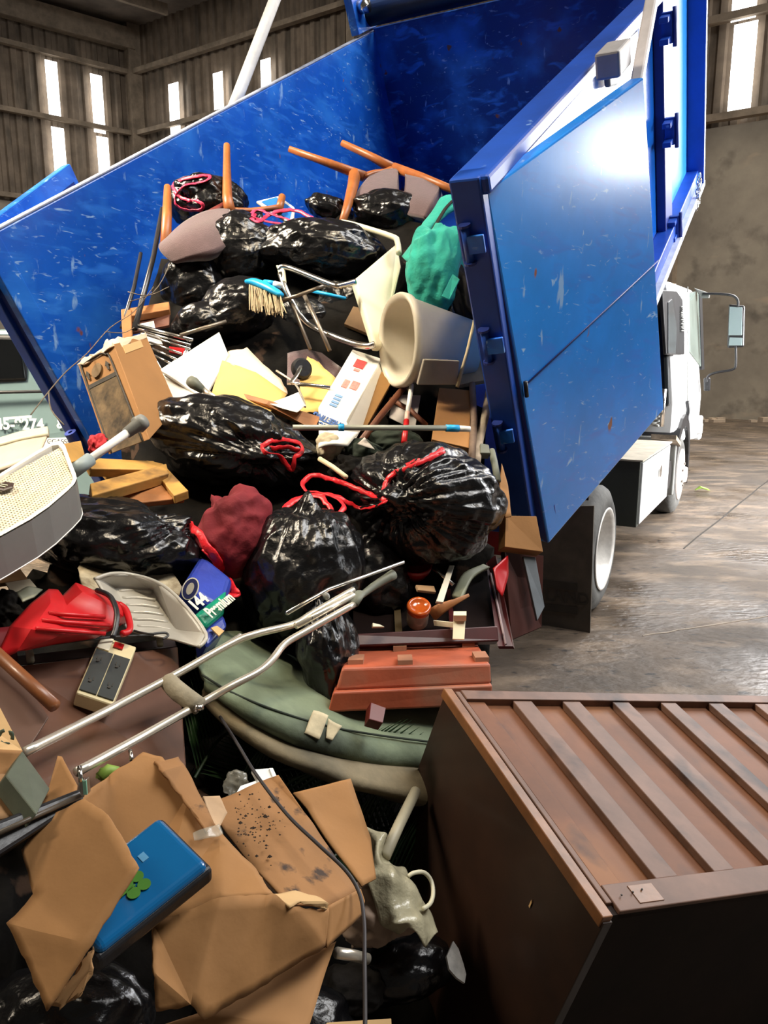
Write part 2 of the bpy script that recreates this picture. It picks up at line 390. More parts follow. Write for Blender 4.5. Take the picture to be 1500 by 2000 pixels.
struct(MB().box(V((-45, -12, ZT)), V((90, 0, 0)), V((0, 72, 0)), UP*.2).build('ceiling', ROOFM))
trim(corner-wl*36+UP*(ZT-.9)+nl*.05, wl*36, nl*.4, UP*.7)
for s in (3, 7, 11, 15): trim(corner+nl*s-wl*34+UP*(ZT-.5), wl*34, nl*.15, UP*.35)
wn = [0]
def slit(o, d, nn, x0, x1, y0, y1):
    q = [onplane(x, y, o+nn*.06, nn) for x, y in ((x0, y0), (x1, y0), (x1, y1), (x0, y1))]
    wn[0] += 1; c = (q[0]+q[3])/2; c2 = (q[1]+q[2])/2; z0 = (q[3].z+q[2].z)/2; z1 = (q[0].z+q[1].z)/2
    A = V((c.x, c.y, z0)); Bp = V((c2.x, c2.y, z0))
    o = struct(MB().box(A, Bp-A, nn*.02, UP*(z1-z0)).build('window_%d' % wn[0], LITW))
for r in ((92, 115, 120, 236), (104, 128, 250, 352), (180, 202, 147, 259), (191, 213, 268, 345)): slit(corner, wl, nl, *r)
for r in ((332, 351, 162, 275), (419, 437, 141, 265), (511, 530, 115, 240), (1428, 1473, 46, 215), (1432, 1480, -60, 38)): slit(corner, wb, nb, *r)
# debris ridge along the foot of the push wall
rb = random.Random(3); b = MB()
for i in range(70):
    s = rb.uniform(18, 28); p = corner-wb*s+nb*rb.uniform(.3, 1.3); r = rb.uniform(.04, .16)
    b.box(p, V((r*2, r*.3, 0)), V((-r*.4, r, 0)), V((0, 0, r*rb.uniform(.3, .9))))
tag(b.build('debris_ridge', M('pale_debris', (.5, .40, .30), .9)), 'pale crumbs of debris lying along the foot of the concrete wall', 'debris', kind='stuff')
for i, (x, y, r, m) in enumerate(((1372, 960, .05, LEAF), (1262, 1150, .03, CONC), (1338, 1128, .03, PAPER), (1476, 1283, .05, PAPER), (1300, 1196, .02, PAPER))):
    if i == 0:
        p = fl(x, y); o = MB().tube([p+V((-.09, 0, .02)), p+V((-.02, .02, .05)), p+V((.05, 0, .03)), p+V((.1, .03, .01))], [.01, .035, .03, .006], 6, .4).build('fallen_leaf', LEAFY)
        tag(o, 'green leaf lying on the wet floor right of the truck', 'leaf')
# floor joints
jm = M('dark_joint', (.03, .025, .02), .9)
def joint(a, b_, wd, m):
    p, q = fl(*a), fl(*b_); d = (q-p).normalized(); s = d.cross(UP)*wd
    n = 14; vs = []
    for i in range(n+1):
        c = p.lerp(q, i/n)+s*noise.noise(V((i*.8, a[0], 0)))*2.0; k = .5+.9*abs(noise.noise(V((i*2.1, 5, a[1]))))
        vs += [c-s*k, c+s*k]
    vs = [v+UP*.003 for v in vs]
    return struct(mk('trim_%d' % tnext(), vs, [(2*i, 2*i+1, 2*i+3, 2*i+2) for i in range(n)], m, solid=.003))
def tnext(): tn[0] += 1; return tn[0]
joint((1335, 1072), (1560, 890), .012, jm)
joint((1255, 1242), (1560, 1195), .008, M('pale_joint', (.36, .30, .24), .9))

# ------------------------------------------------------------------ the dump truck
yaw = math.radians(28.4); tp = math.radians(29.2)
hv = V((math.sin(yaw), math.cos(yaw), 0)); Lv = V((-math.cos(yaw), math.sin(yaw), 0))
fv = hv*math.cos(tp)+UP*math.sin(tp); nv = -hv*math.sin(tp)+UP*math.cos(tp)
BW, BH = 2.33, 1.34
BR = P(890, 365, 2.42) - nv*BH
def B(a, l, h): return BR + fv*a + Lv*l + nv*h
def T(s, l, z): return V((BR.x, BR.y, 0)) + hv*s + Lv*l + UP*z
def Tpl(x, y, l): return onplane(x, y, BR+Lv*l, Lv)
def Spl(x, y, s): return onplane(x, y, T(s, 0, 0), hv)
truck = thing('dump_truck', 'blue dump truck with tipped body, open rear doors and white cab', 'truck', T(2.5, 1.1, 0))
def bb(mb, a0, a1, l0, l1, h0, h1): return mb.box(B(a0, l0, h0), fv*(a1-a0), Lv*(l1-l0), nv*(h1-h0))
def bbo(name, m, *a, bev=.006, parent=None):
    mb = MB(); bb(mb, *a); return mb.build(name, m, parent or truck, bevel=bev)
bbo('body_floor', BLUEF, 0, 4.2, -.05, BW+.05, -.12, 0)
lp = bbo('left_side_panel', BLUE, .05, 4.2, BW, BW+.05, -.1, BH)
fp = bbo('front_panel', blue('shaded_blue_paint', .5, .3, (.005, .05, .27)), 4.2, 4.26, -.05, BW+.05, -.1, BH+.02)  # front wall's shade is put into a darker blue
rp = bbo('right_side_panel', M('bright_blue_gloss', (.01, .13, .60), .12, 0, .08, 3, .03, 3, coat=.5), .08, 4.2, -.05, 0, -.1, BH)
mb = MB(); bb(mb, -.02, 4.25, BW-.0, BW+.05, BH, BH+.012); lr = mb.build('top_rail', M('worn_rail', (.30, .33, .42), .6, 0, .4, 12), truck, bevel=.008)
bbo('top_rail', BLUEF, -.02, 4.25, -.12, .015, BH-.03, BH+.03, bev=.012)
bbo('rear_post', BLUEF, -.03, .07, -.095, .01, -.14, BH+.03, bev=.008)
mb = MB(); bb(mb, -.03, .08, BW-.005, BW+.045, -.14, BH+.02); mb.build('rear_post', BLUE, truck, bevel=.006)
# right outside framing
bbo('side_upright', INDIGO, 3.02, 3.27, -.11, -.05, -.12, BH)
bbo('front_flange', BLUEF, 4.2, 4.26, -.19, -.05, -.17, BH+.3)
mb = MB(); bb(mb, 1.9, 4.28, -.19, -.05, -.17, -.12); mb.build('bottom_rail', M('pale_worn_rail', (.60, .65, .74), .35, .2, .2, 9), truck, bevel=.005)
bbo('bottom_flange', BLUEF, .1, 4.2, -.15, -.05, -.12, -.02)
bbo('hatch_panel', M('satin_blue', (.015, .22, .75), .38, 0, .1, 2), 3.27, 4.2, -.065, -.05, -.12, BH+.3, bev=.002)
for (x, y) in ((1290, 60), (1296, 262), (1306, 450)):
    c = Tpl(x, y, -.11); k = thing('x', '', '', c) if False else None
    m_ = MB().box(c-fv*.05-nv*.07-Lv*.05, fv*.1, Lv*.05, nv*.03).box(c-fv*.05+nv*.04-Lv*.05, fv*.1, Lv*.05, nv*.03).box(c+fv*.03-nv*.08-Lv*.06, fv*.03, Lv*.06, nv*.16)
    h_ = m_.build('latch_bracket', BLUEF, truck, bevel=.003)
    MB().tube([c-nv*.1-Lv*.07+fv*.045, c+nv*.1-Lv*.07+fv*.045], .012, 8).build('pin', INDIGO, h_, smooth=True)
# chain and hook at lower front corner
c = Tpl(1366, 345, -.19); ch = MB()
for i in range(7):
    o_ = c + V((noise.noise(V((i, 0, 0)))*.05, 0, -.035*i)); ax = V((1, 0, 0)) if i % 2 else V((0, 1, 0))
    ch.tube([o_+(ax*math.cos(t)*.016+UP*math.sin(t)*.028) for t in [k*math.pi/5 for k in range(11)]], .006, 6)
ch.build('chain', CHROME, truck, smooth=True)
# right rear door, swung round beside the body
T0 = P(950, 372, 2.4); T1 = P(1072, 1062, 3.28); T2 = P(1258, 150, 2.97)
dn = (T1-T0).cross(T2-T0).normalized(); dn = dn if dn.dot(T0-CAM) > 0 else -dn
T3 = onplane(1297, 800, T0, dn)
mb = MB().hexa([T0, T2, T3, T1], [p+dn*.06 for p in (T0, T2, T3, T1)])
door = mb.build('rear_door', BLUED, truck, bevel=.008)
# the door's hinge stile, standing between post and door skin
e0, e1 = P(925, 372, 2.41), P(1010, 1018, 3.27)
MB().hexa([e0, T0+dn*.004, T1+dn*.004, e1], [p+dn*.05+hv*.02 for p in (e0, T0, T1, e1)]).build('hinge_stile', INDIGO, door, bevel=.004)
# seam across the door
s0, s1 = P(1026, 752, 2.9), P(1284, 512, 3)
s0, s1 = onplane(1028, 750, T0-dn*.002, dn), onplane(1287, 508, T0-dn*.002, dn)
tubeobj('weld_seam', [s0, s1], .0035, INDIGO, door, 6)
tubeobj('catch', [onplane(1026, 745, T0-dn*.01, dn), onplane(1029, 775, T0-dn*.01, dn)], .008, BLACKP, door, 8)
for (x, y, x2) in ((905, 478, 948), (942, 676, 985), (968, 853, 1004)):
    a_ = P(x, y, 0); d_ = hitd(x, y, BR-fv*.04, fv)
    c = P(x+8, y, d_-.012); r_ = P(x2, y-4, hitd(x2, y-4, BR-fv*.04, fv)-.01)
    hg = MB().box(c-nv*.03, (r_-c), -fv*.012, nv*.06).build('hinge', BLUE, truck, bevel=.003)
    MB().tube([c-nv*.06, c+nv*.06], .014, 12).build('hinge_barrel', BLUEF, hg, smooth=True)
    MB().tube([c-nv*.066, c-nv*.058], .021, 12).build('hinge_collar', INDIGO, hg); MB().tube([c+nv*.058, c+nv*.066], .021, 12).build('hinge_collar', INDIGO, hg)
# left rear door, folded back outside the left wall
TLc = B(0, BW+.13, BH+.02)
ph = math.radians(67); ml = Lv*math.cos(ph)+fv*math.sin(ph); mn = ml.cross(nv).normalized()
mb = MB().box(TLc, ml*1.22, -nv*1.5, mn*.06)
ld = mb.build('rear_door', BLUE, truck, bevel=.01)
MB().box(TLc+ml*.05-nv*.09+mn*-.004, ml*1.10, -nv*1.3, mn*.068).build('door_recess', INDIGO, ld)
# the left post's outer jamb and its groove, hinge ring and clip
mb = MB(); bb(mb, -.01, .06, BW+.045, BW+.10, -.14, BH); mb.build('jamb_groove', INDIGO, truck)
mb = MB(); bb(mb, -.035, .06, BW+.10, BW+.17, -.16, BH); mb.build('door_jamb', BLUEF, truck, bevel=.006)
for h_ in (.28, 1.12):
    c = B(-.06, BW+.085, h_)
    MB().lathe(c-nv*.05, nv, [(0, .012), (0, .032), (.08, .032), (.08, .012), (0, .012)], 16).build('hinge_ring', INDIGO, truck, smooth=False)
# tarp arms, roller
c0, c1 = Tpl(1292, -60, -.30), Tpl(1252, 165, -.30)
MB().hexa([c0, c0+fv*.09, c1+fv*.08, c1], [p+Lv*.05 for p in (c0, c0+fv*.09, c1+fv*.08, c1)]).build('tarp_arm', M('pale_pink_white', (.78, .72, .70), .4), truck, bevel=.008)
c = Tpl(1212, 152, -.25)
MB().box(c, fv*.22, Lv*.10, nv*.10).build('arm_bracket', M('pale_grey_steel', (.42, .40, .40), .5, .2), truck, bevel=.01)
a0, a1 = onplane(548, -30, B(0, BW+.2, 0), Lv), onplane(466, 184, B(0, BW+.2, 0), Lv)
tubeobj('tarp_arm', [a0, a1, a1+(a1-a0)*.3], .04, WPOLE, truck, 10)
MB().tube([B(4.15, -.1, BH+.13), B(4.15, BW+.1, BH+.13)], .09, 20).build('tarp_roller', BLACKP, truck, smooth=True)
bbo('roller_bracket', BLUE, 3.9, 4.25, BW-.02, BW+.05, BH+.03, BH+.55)
MB().tube([B(4.0, BW-.10, BH+.2), B(4.0, BW-.02, BH+.2)], .05, 14).build('roller_bolt', CHROME, truck, smooth=True)
# bits seen over the door top on the side of the body
c = Tpl(1200, 90, -.06)
tubeobj('orange_strap', [Tpl(1196, 108, -.07), Tpl(1203, 90, -.07), Tpl(1221, 76, -.07)], .028, M('orange_paint', (.75, .22, .03), .5), truck, 8, 3, .4, up=Lv)
MB().hexa([Tpl(1223, 75, -.07), Tpl(1238, 62, -.07), Tpl(1240, 118, -.07), Tpl(1224, 128, -.07)], [p-Lv*.02 for p in (Tpl(1223, 75, -.07), Tpl(1238, 62, -.07), Tpl(1240, 118, -.07), Tpl(1224, 128, -.07))]).build('marker_plate', WHITE, truck)
q = [Tpl(1176, 118, -.065), Tpl(1194, 108, -.065), Tpl(1196, 168, -.065), Tpl(1180, 172, -.065)]
MB().hexa(q, [p-Lv*.03 for p in q]).build('cover_plate', GREYP, truck, bevel=.01)

# chassis
cm = DGREY
for l_ in (.75, 1.6): MB().box(T(.4, l_, .62), hv*5.6, Lv*.12, UP*.22).build('chassis_rail', cm, truck)
MB().tube([T(1.8, .1, .41), T(1.8, 2.2, .41)], .09, 12).build('rear_axle', cm, truck, smooth=True)
MB().tube([T(5.3, .1, .41), T(5.3, 2.2, .41)], .06, 12).build('front_axle', cm, truck, smooth=True)
MB().tube([T(3.6, 1.2, .8), B(2.6, 1.2, -.12)], .07, 12).build('hoist_ram', CHROME, truck, smooth=True)
MB().box(T(3.0, .5, .6), hv*1.2, Lv*1.3, UP*.5).build('hydraulic_tank', cm, truck, bevel=.02)
MB().box(B(0, .2, -.25), fv*4.1, Lv*.12, nv*.13).box(B(0, 1.9, -.25), fv*4.1, Lv*.12, nv*.13).build('body_runner', INDIGO, truck)
def wheel(s, l, out, dish):
    c = T(s, l, .405); ax = Lv*(-1 if out < 0 else 1)     # axle direction outwards
    wd = .22
    ty = MB().lathe(c-ax*wd, ax, [(0, .26), (.0, .33), (.02, .385), (.05, .405), (.17, .405), (.20, .385), (.225, .33), (.225, .262), (.21, .255)], 48)
    t_ = ty.build('wheel', RUBBER, truck, smooth=True)
    if dish: pr = [(.0, .255), (.225, .262), (.232, .268), (.235, .255), (.215, .238), (.06, .225), (.045, .20), (.04, .12), (.06, .11), (.06, .0)]
    else: pr = [(0, .25), (.22, .262), (.235, .262), (.235, .25), (.20, .235), (.21, .17), (.25, .14), (.26, .085), (.29, .075), (.29, .0)]
    rm = MB().lathe(c-ax*wd, ax, pr, 48).build('rim', STEELR, t_, smooth=True)
    if not dish:
        g = M('rusty_white_rim', (.70, .56, .50), .5, .1, .2, 14)
        rm.data.materials[0] = g
    hb = MB(); u = UP; v2 = ax.cross(u)
    for k in range(6):
        an = k*math.pi/3; p = c-ax*wd+ax*(.05 if dish else .24)+(u*math.cos(an)+v2*math.sin(an))*(.165 if dish else .112)
        hb.tube([p, p+ax*.03], .014, 6)
    hb.build('wheel_nuts', GREYP, t_)
wheel(1.82, .0, -1, True); wheel(1.82, .27, -1, True); wheel(1.82, 2.3, 1, True); wheel(1.82, 2.03, 1, True)
wheel(5.32, .02, -1, False); wheel(5.32, 2.28, 1, False)
# mud flap
q = [Spl(1160, 988, 1.36), Spl(1020, 990, 1.36), Spl(1030, 1212, 1.36), Spl(1152, 1246, 1.36)]
mf = MB().hexa(q, [p+hv*.012 for p in q]).build('mud_flap', M('dusty_rubber', (.085, .068, .050), .75, 0, .3, 7, .1, 20), truck)
MB().box(T(1.34, 0, .80), hv*.03, Lv*.65, UP*.06).build('flap_bracket', BLACKP, truck)
def flq(x0, x1, y0, y1, dy=0):
    q = [Spl(x0, y0, 1.355), Spl(x1, y0+dy, 1.355), Spl(x1, y1+dy, 1.355), Spl(x0, y1, 1.355)]
    return q
q = flq(1052, 1128, 1131, 1146, 8); MB().hexa(q, [p+hv*.004 for p in q]).build('print_band', INK, mf)
text('lettering', 'LAND', Spl(1064, 1172, 1.354), Spl(1128, 1180, 1.354)-Spl(1064, 1172, 1.354), .10, INK, mf, yd=UP, bold=.002, sx=1.0)
q = flq(1056, 1128, 1178, 1192, 8); MB().hexa(q, [p+hv*.004 for p in q]).build('print_band', INK, mf)
# tool box
tb = MB().box(T(2.75, -.03, .36), hv*1.35, Lv*.5, UP*.50).build('tool_box', M('tool_box_end', (.03, .035, .03), .5, 0, .2, 4), truck, bevel=.006)
MB().box(T(2.78, -.045, .38), hv*1.29, Lv*.02, UP*.46).build('tool_box_door', ALUBOX, tb, bevel=.004)
MB().box(T(2.73, -.05, .855), hv*1.39, Lv*.54, UP*.012).build('tool_box_lid', M('dusty_alu', (.42, .38, .31), .6, .2, .2, 8), tb)
MB().lathe(T(3.55, -.046, .68), -Lv, [(0, .05), (.012, .05), (.012, .0)], 20).build('latch', CHROME, tb)
# cab
def cb(name, pts, th, m, par=None, **k):
    q = [V(p) for p in pts]; return MB().hexa(q, [p+th for p in q]).build(name, m, par or truck, **k)
S0, S1, S2 = 4.95, 6.62, 6.80
ro = [T(S0, .17, 2.30), T(S1-.1, .17, 2.33), T(S1-.1, BW-.27, 2.33), T(S0, BW-.27, 2.30)]
lo = [T(S0, .03, 1.15), T(S2, .03, 1.15), T(S2, BW-.13, 1.15), T(S0, BW-.13, 1.15)]
bo = [T(S0, .03, .75), T(S2, .03, .62), T(S2, BW-.13, .62), T(S0, BW-.13, .75)]
cab = MB().add(ro+lo+bo, [(0, 1, 2, 3), (0, 4, 5, 1), (1, 5, 6, 2), (2, 6, 7, 3), (3, 7, 4, 0), (4, 8, 9, 5), (5, 9, 10, 6), (6, 10, 11, 7), (7, 11, 8, 4), (8, 11, 10, 9)]).build('cab', WHITEP, truck, bevel=.06, bseg=3)
lo_n = ((ro[1]-ro[0]).cross(lo[0]-ro[0])).normalized(); lo_n = lo_n if lo_n.dot(Lv) < 0 else -lo_n
def cpl(x, y, off=.012): return onplane(x, y, ro[0]+lo_n*off, lo_n)
q = [cpl(1346, 572), cpl(1369, 566), cpl(1374, 722), cpl(1348, 688)]
MB().hexa(q, [p-lo_n*.03 for p in q]).build('side_window', GLASS, cab, bevel=.01)
q = [cpl(1366, 568, .02), cpl(1371, 566, .02), cpl(1376, 722, .02), cpl(1371, 722, .02)]
MB().hexa(q, [p-lo_n*.03 for p in q]).build('window_seal', BLACKP, cab)
q = [T(S0-.012, .28, 1.25), T(S0-.012, BW-.4, 1.25), T(S0-.012, BW-.5, 2.15), T(S0-.012, .38, 2.15)]
MB().hexa(q, [p+hv*.03 for p in q]).build('rear_window', BLACKM, cab, bevel=.01)
tubeobj('door_seam', [cpl(1343, 560, .002), cpl(1343, 700, .002), cpl(1342, 820, .002)], .006, GREYP, cab, 6)
tubeobj('door_handle', [T(5.45, .015, 1.15), T(5.45, .0, 1.05), T(5.45, .015, .95)], .02, BLACKP, cab, 8, 4)
MB().box(T(6.7, .0, .62), hv*.2, Lv*2.15, UP*.28).build('bumper', WHITEP, cab, bevel=.02)
MB().box(T(S2-.16, -.02, .70), hv*.12, Lv*.06, UP*.12).build('corner_lamp', M('clear_lamp', (.8, .8, .8), .15), cab, bevel=.01)
MB().lathe(T(6.2, .35, 2.31), UP, [(0, .06), (.03, .055), (.06, .03), (.07, 0)], 16).build('marker_lamp', AMBER, cab, smooth=True)
# wheel arch and mud guard behind the front wheel
ar = MB(); N_ = 10
pin = [T(5.32+math.cos(a)*.46, .0, .42+math.sin(a)*.48) for a in [math.pi*k/N_ for k in range(-1, N_+1)]]
pou = [T(5.32+math.cos(a)*.56, .0, .42+math.sin(a)*.60) for a in [math.pi*k/N_ for k in range(-1, N_+1)]]
for k in range(len(pin)-1): ar.hexa([pin[k], pin[k+1], pou[k+1], pou[k]], [p+Lv*.35 for p in (pin[k], pin[k+1], pou[k+1], pou[k])])
ar.build('wheel_arch', BLACKP, truck, smooth=False)
MB().box(T(4.62, -.02, .30), hv*.06, Lv*.4, UP*.55).build('front_mud_guard', GREYP, truck, bevel=.01)
MB().box(T(4.35, -.05, .86), hv*.35-UP*.1, Lv*.22, UP*.04).build('cab_step', M('dirty_step', (.30, .24, .18), .7, .2, .4, 20), truck)
MB().box(T(4.25, .02, .35), hv*.30, Lv*.3, UP*.45).build('battery_case', WPOLE, truck, bevel=.02)
MB().lathe(T(4.45, .0, .52), Lv, [(0, .0), (0, .13), (.25, .13), (.25, 0)], 20).build('air_tank', BLACKP, truck, smooth=False)
# air intake duct at the back corner of the cab
MB().hexa([T(4.72, .18, 1.05), T(4.95, .14, 1.05), T(4.95, .26, 2.22), T(4.80, .28, 2.15)], [p+Lv*.34 for p in (T(4.72, .18, 1.05), T(4.95, .14, 1.05), T(4.95, .26, 2.22), T(4.80, .28, 2.15))]).build('air_intake_duct', BLACKP, truck, bevel=.03)
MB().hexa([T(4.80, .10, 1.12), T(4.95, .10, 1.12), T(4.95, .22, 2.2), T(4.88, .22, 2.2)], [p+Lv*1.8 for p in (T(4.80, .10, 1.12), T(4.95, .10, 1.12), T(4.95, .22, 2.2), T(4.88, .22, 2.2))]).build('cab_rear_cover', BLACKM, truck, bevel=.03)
slab('corner_trim', [cpl(1294, 566, .03), cpl(1322, 568, .03), cpl(1333, 584, .03), cpl(1337, 640, .03), cpl(1337, 692, .03), cpl(1302, 692, .03)], .03, BLACKP, cab, bevel=.008)
slab('corner_trim_gloss', [cpl(1306, 590, .04), cpl(1313, 584, .04), cpl(1322, 640, .04), cpl(1320, 690, .04), cpl(1306, 690, .04)], .01, M('glossy_grey_trim', (.05, .055, .06), .2), cab, bevel=.004)
gb = MB()
for k in range(14):
    y_ = 598+k*3.6; gb.add([cpl(1331, y_, .045), cpl(1337, y_, .045), cpl(1337, y_+2, .045), cpl(1331, y_+2, .045)], [(0, 1, 2, 3)])
gb.build('intake_grille', GREYP, cab, solid=.01)
MB().tube([T(4.6, .12, .95), T(4.6, .12, 1.3)], .022, 10).build('lift_rod', CHROME, truck, smooth=True)
sg = MB().tube([T(4.62, .2, .95)+V((math.cos(k*.9)*.05, math.sin(k*.9)*.05, k*.006)) for k in range(40)], .013, 6)
sg.build('spring', GREYP, truck, smooth=True)
# mirror on its tubular arm
SM = 6.55
ma = [Spl(1372, 574, SM), Spl(1400, 574, SM), Spl(1430, 577, SM), Spl(1441, 587, SM), Spl(1441, 600, SM)]
ma_ = tubeobj('mirror_arm', ma, .014, BLACKP, truck, 8, 4)
tubeobj('mirror_arm', [Spl(1437, 676, SM), Spl(1437, 712, SM), Spl(1430, 722, SM), Spl(1398, 728, SM), Spl(1383, 735, SM), Spl(1380, 748, SM)], .014, BLACKP, truck, 8, 4)
MB().hexa([Spl(1355, 562, SM), Spl(1385, 572, SM), Spl(1384, 582, SM), Spl(1370, 582, SM)], [p+hv*.1 for p in (Spl(1355, 562, SM), Spl(1385, 572, SM), Spl(1384, 582, SM), Spl(1370, 582, SM))]).build('mirror_bracket', GREYP, truck, bevel=.008)
q = [Spl(1374, 738, SM), Spl(1387, 738, SM), Spl(1386, 764, SM), Spl(1374, 764, SM)]
MB().hexa(q, [p+hv*.08 for p in q]).build('mirror_bracket', BLACKP, truck, bevel=.015)
q = [Spl(1423, 594, SM), Spl(1455, 597, SM), Spl(1453, 678, SM), Spl(1420, 680, SM)]
mh = MB().hexa(q, [p+hv*.09 for p in q]).build('side_mirror', BLACKP, truck, bevel=.02, bseg=3)
for y0, y1 in ((599, 655), (659, 675)):
    q = [Spl(1425, y0, SM-.01), Spl(1450, y0+1, SM-.01), Spl(1449, y1, SM-.01), Spl(1423, y1, SM-.01)]
    MB().hexa(q, [p+hv*.02 for p in q]).build('mirror_glass', MIRROR, mh, bevel=.004)
# rear bumper, lights and tail board under the body
MB().box(T(.35, .1, .48), hv*.10, Lv*2.1, UP*.16).build('rear_bumper', DGREY, truck)
MB().box(T(.30, .12, .70), hv*.05, Lv*.32, UP*.12).build('tail_lamp', M('tail_lamp_red', (.25, .01, .01), .3), truck)

# ------------------------------------------------------------------ van behind, left
vd = 6.6
van = thing('van', 'grey-green van with white lettering parked behind the blue truck body', 'van', fl(20, 1060))
vx = V((.99, -.12, 0)).normalized(); vy = V((.12, .99, 0)).normalized()
def vp(x, y, o=0): return onplane(x, y, P(60, 800, vd)+vy*o, vy)
zt = vp(60, 642).z
VB = vp(205, 870); VB.z = 0
def vb(x, o, z): return VB + vx*x + vy*o + UP*z
Lh = 4.6
prof = [(0, .32), (0, 1.02), (-.05, 1.12), (-.34, 1.70), (-.55, zt-.03), (-.8, zt), (-3.3, zt), (-3.9, 1.15), (-4.6, 1.02), (-4.65, .35)]
va = [vb(x, 0 if z < 1.15 else .12, z) for x, z in prof]; vbk = [vb(x, 1.8 if z < 1.15 else 1.68, z) for x, z in prof]
k = len(prof)
MB().add(va+vbk, [tuple(range(k)), tuple(range(2*k-1, k-1, -1))]+[(i, (i+1) % k, k+(i+1) % k, k+i) for i in range(k)]).build('van_body', VANG, van, bevel=.04)
q = [vp(-160, 655, .05), vp(38, 660, .05), vp(49, 742, .05), vp(-160, 748, .05)]
MB().hexa(q, [p+vy*.03 for p in q]).build('side_window', BLACKM, van, bevel=.02)
q = [vp(-165, 650, .07), vp(42, 655, .07), vp(54, 747, .07), vp(-165, 753, .07)]
MB().hexa(q, [p+vy*.05 for p in q]).build('window_frame', DGREY, van, bevel=.02)
tubeobj('door_crease', [vp(-300, 772, -.01), vp(210, 762, -.01)], .014, DGREY, van, 6)
WL_ = M('white_vinyl', (.85, .86, .84), .4)
text('lettering', '45-9274', vp(-8, 838, -.012), vx, .135, WL_, van, yd=UP, bold=.004)
text('lettering', 'L', vp(110, 815, -.012), vx, .12, WL_, van, yd=UP, bold=.003)
text('lettering', '& L', vp(111, 836, -.012), vx, .12, WL_, van, yd=UP, bold=.003)
q = [vp(7, 815, -.006), vp(62, 811, -.006), vp(62, 816, -.006), vp(7, 820, -.006)]
MB().hexa(q, [p-vy*.004 for p in q]).build('stripe', WL_, van)
q = [vp(75, 857, -.006), vp(215, 850, -.006), vp(215, 876, -.006), vp(75, 882, -.006)]
MB().hexa(q, [p-vy*.004 for p in q]).build('white_panel', WL_, van)
text('lettering', 'CCASSE', vp(92, 867, -.018), vx, .062, DGREY, van, yd=UP)
for x in (-.9, -3.7):
    c = vb(x, .02, .33)
    t_ = MB().lathe(c+vy*.2, -vy, [(0, .2), (0, .3), (.03, .33), (.18, .33), (.21, .3), (.21, .2)], 28).build('wheel', RUBBER, van, smooth=True)
    MB().lathe(c+vy*.2, -vy, [(0, .2), (.2, .2), (.17, .15), (.2, .0)], 24).build('rim', STEELR, t_, smooth=True)
# ------------------------------------------------------------------ the pile: helpers
from mathutils.bvhtree import BVHTree
def surf_fn(o):
    me = o.data; c = WL[o]; t = BVHTree.FromPolygons([v.co+c for v in me.vertices], [tuple(p.vertices) for p in me.polygons])
    def f(x, y, off=-.006, dflt=None):
        r = ray(x, y); h = t.ray_cast(CAM, r)
        if h[0] is None: return P(x, y, (dflt if dflt else D(x, y)-.03)+off)
        return CAM + r*((h[0]-CAM).length/r.length+off)
    return f
BAGS = 'black rubbish bags in the pile'
def lump(name, label, cat, cx, cy, rx, ry, rot, seed, mat, off=0.0, rd=None, knot=None, lev=5, pleat=.10, np_=17, low=.14, crease=.07, group=None, parent=None, kind=None, tuft=.2, sq=1.0, fold=0):
    d = D(cx, cy)+off; a = math.radians(rot)
    X = Rv*math.cos(a)+Uv*math.sin(a); Z = -Rv*math.sin(a)+Uv*math.cos(a)
    X_, Z_ = rx/1500*d, ry/1500*d; rd = rd or (X_+Z_)/2*.85
    c = P(cx, cy, d+rd*.8)
    k = None
    if knot: k = V(((P(knot[0], knot[1], D(*knot)+off-.02)-c).dot(X)/X_, (P(knot[0], knot[1], D(*knot)+off-.02)-c).dot(Fv)/rd, (P(knot[0], knot[1], D(*knot)+off-.02)-c).dot(Z)/Z_)).normalized(); e1 = k.orthogonal().normalized(); e2 = k.cross(e1)
    bm = bmesh.new(); bmesh.ops.create_icosphere(bm, subdivisions=lev, radius=1)
    s = V((seed*5.7, seed*1.3, 0)); vs = []
    for v in bm.verts:
        u = v.co.normalized()
        r = 1+low*noise.noise(u*1.5+s)+low*.5*noise.noise(u*3.4+s)
        f = noise.voronoi(u*2.6+s+noise.noise_vector(u*2+s)*.4)[0]; r += crease*(f[0]-.35)
        f = noise.voronoi(u*6.5+s+noise.noise_vector(u*4+s)*.3)[0]; r += crease*.38*(f[0]-.35)
        if fold: r += fold*(1-3.2*abs(noise.noise(u*2.1+s+noise.noise_vector(u*1.3+s)*.5)))
        if k is not None:
            th = u.angle(k, 0); ph_ = math.atan2(u.dot(e1), u.dot(e2))
            am = pleat*math.exp(-th/.75)*min(1, th/.15)
            r += am*(1-2*abs(noise.noise(V((math.cos(ph_)*np_/5, math.sin(ph_)*np_/5, th*.6+seed)))))-am*.5
            r += tuft*max(0, 1-th/.28)**2 - .10*math.exp(-((th-.30)/.16)**2)
        if sq != 1.0: u = V([math.copysign(abs(q)**sq, q) for q in u]); 
        vs.append(c+X*(u.x*r*X_)+Fv*(u.y*r*rd)+Z*(u.z*r*Z_))
    fs = [tuple(v.index for v in f.verts) for f in bm.faces]; bm.free()
    o = mk(name, vs, fs, mat, parent, smooth=True)
    if parent is None: tag(o, label, cat, group, kind)
    return o
def bag(label, *a, **k): return lump('rubbish_bag', label, 'rubbish bag', *a[:6], BAG, group=BAGS, **k)
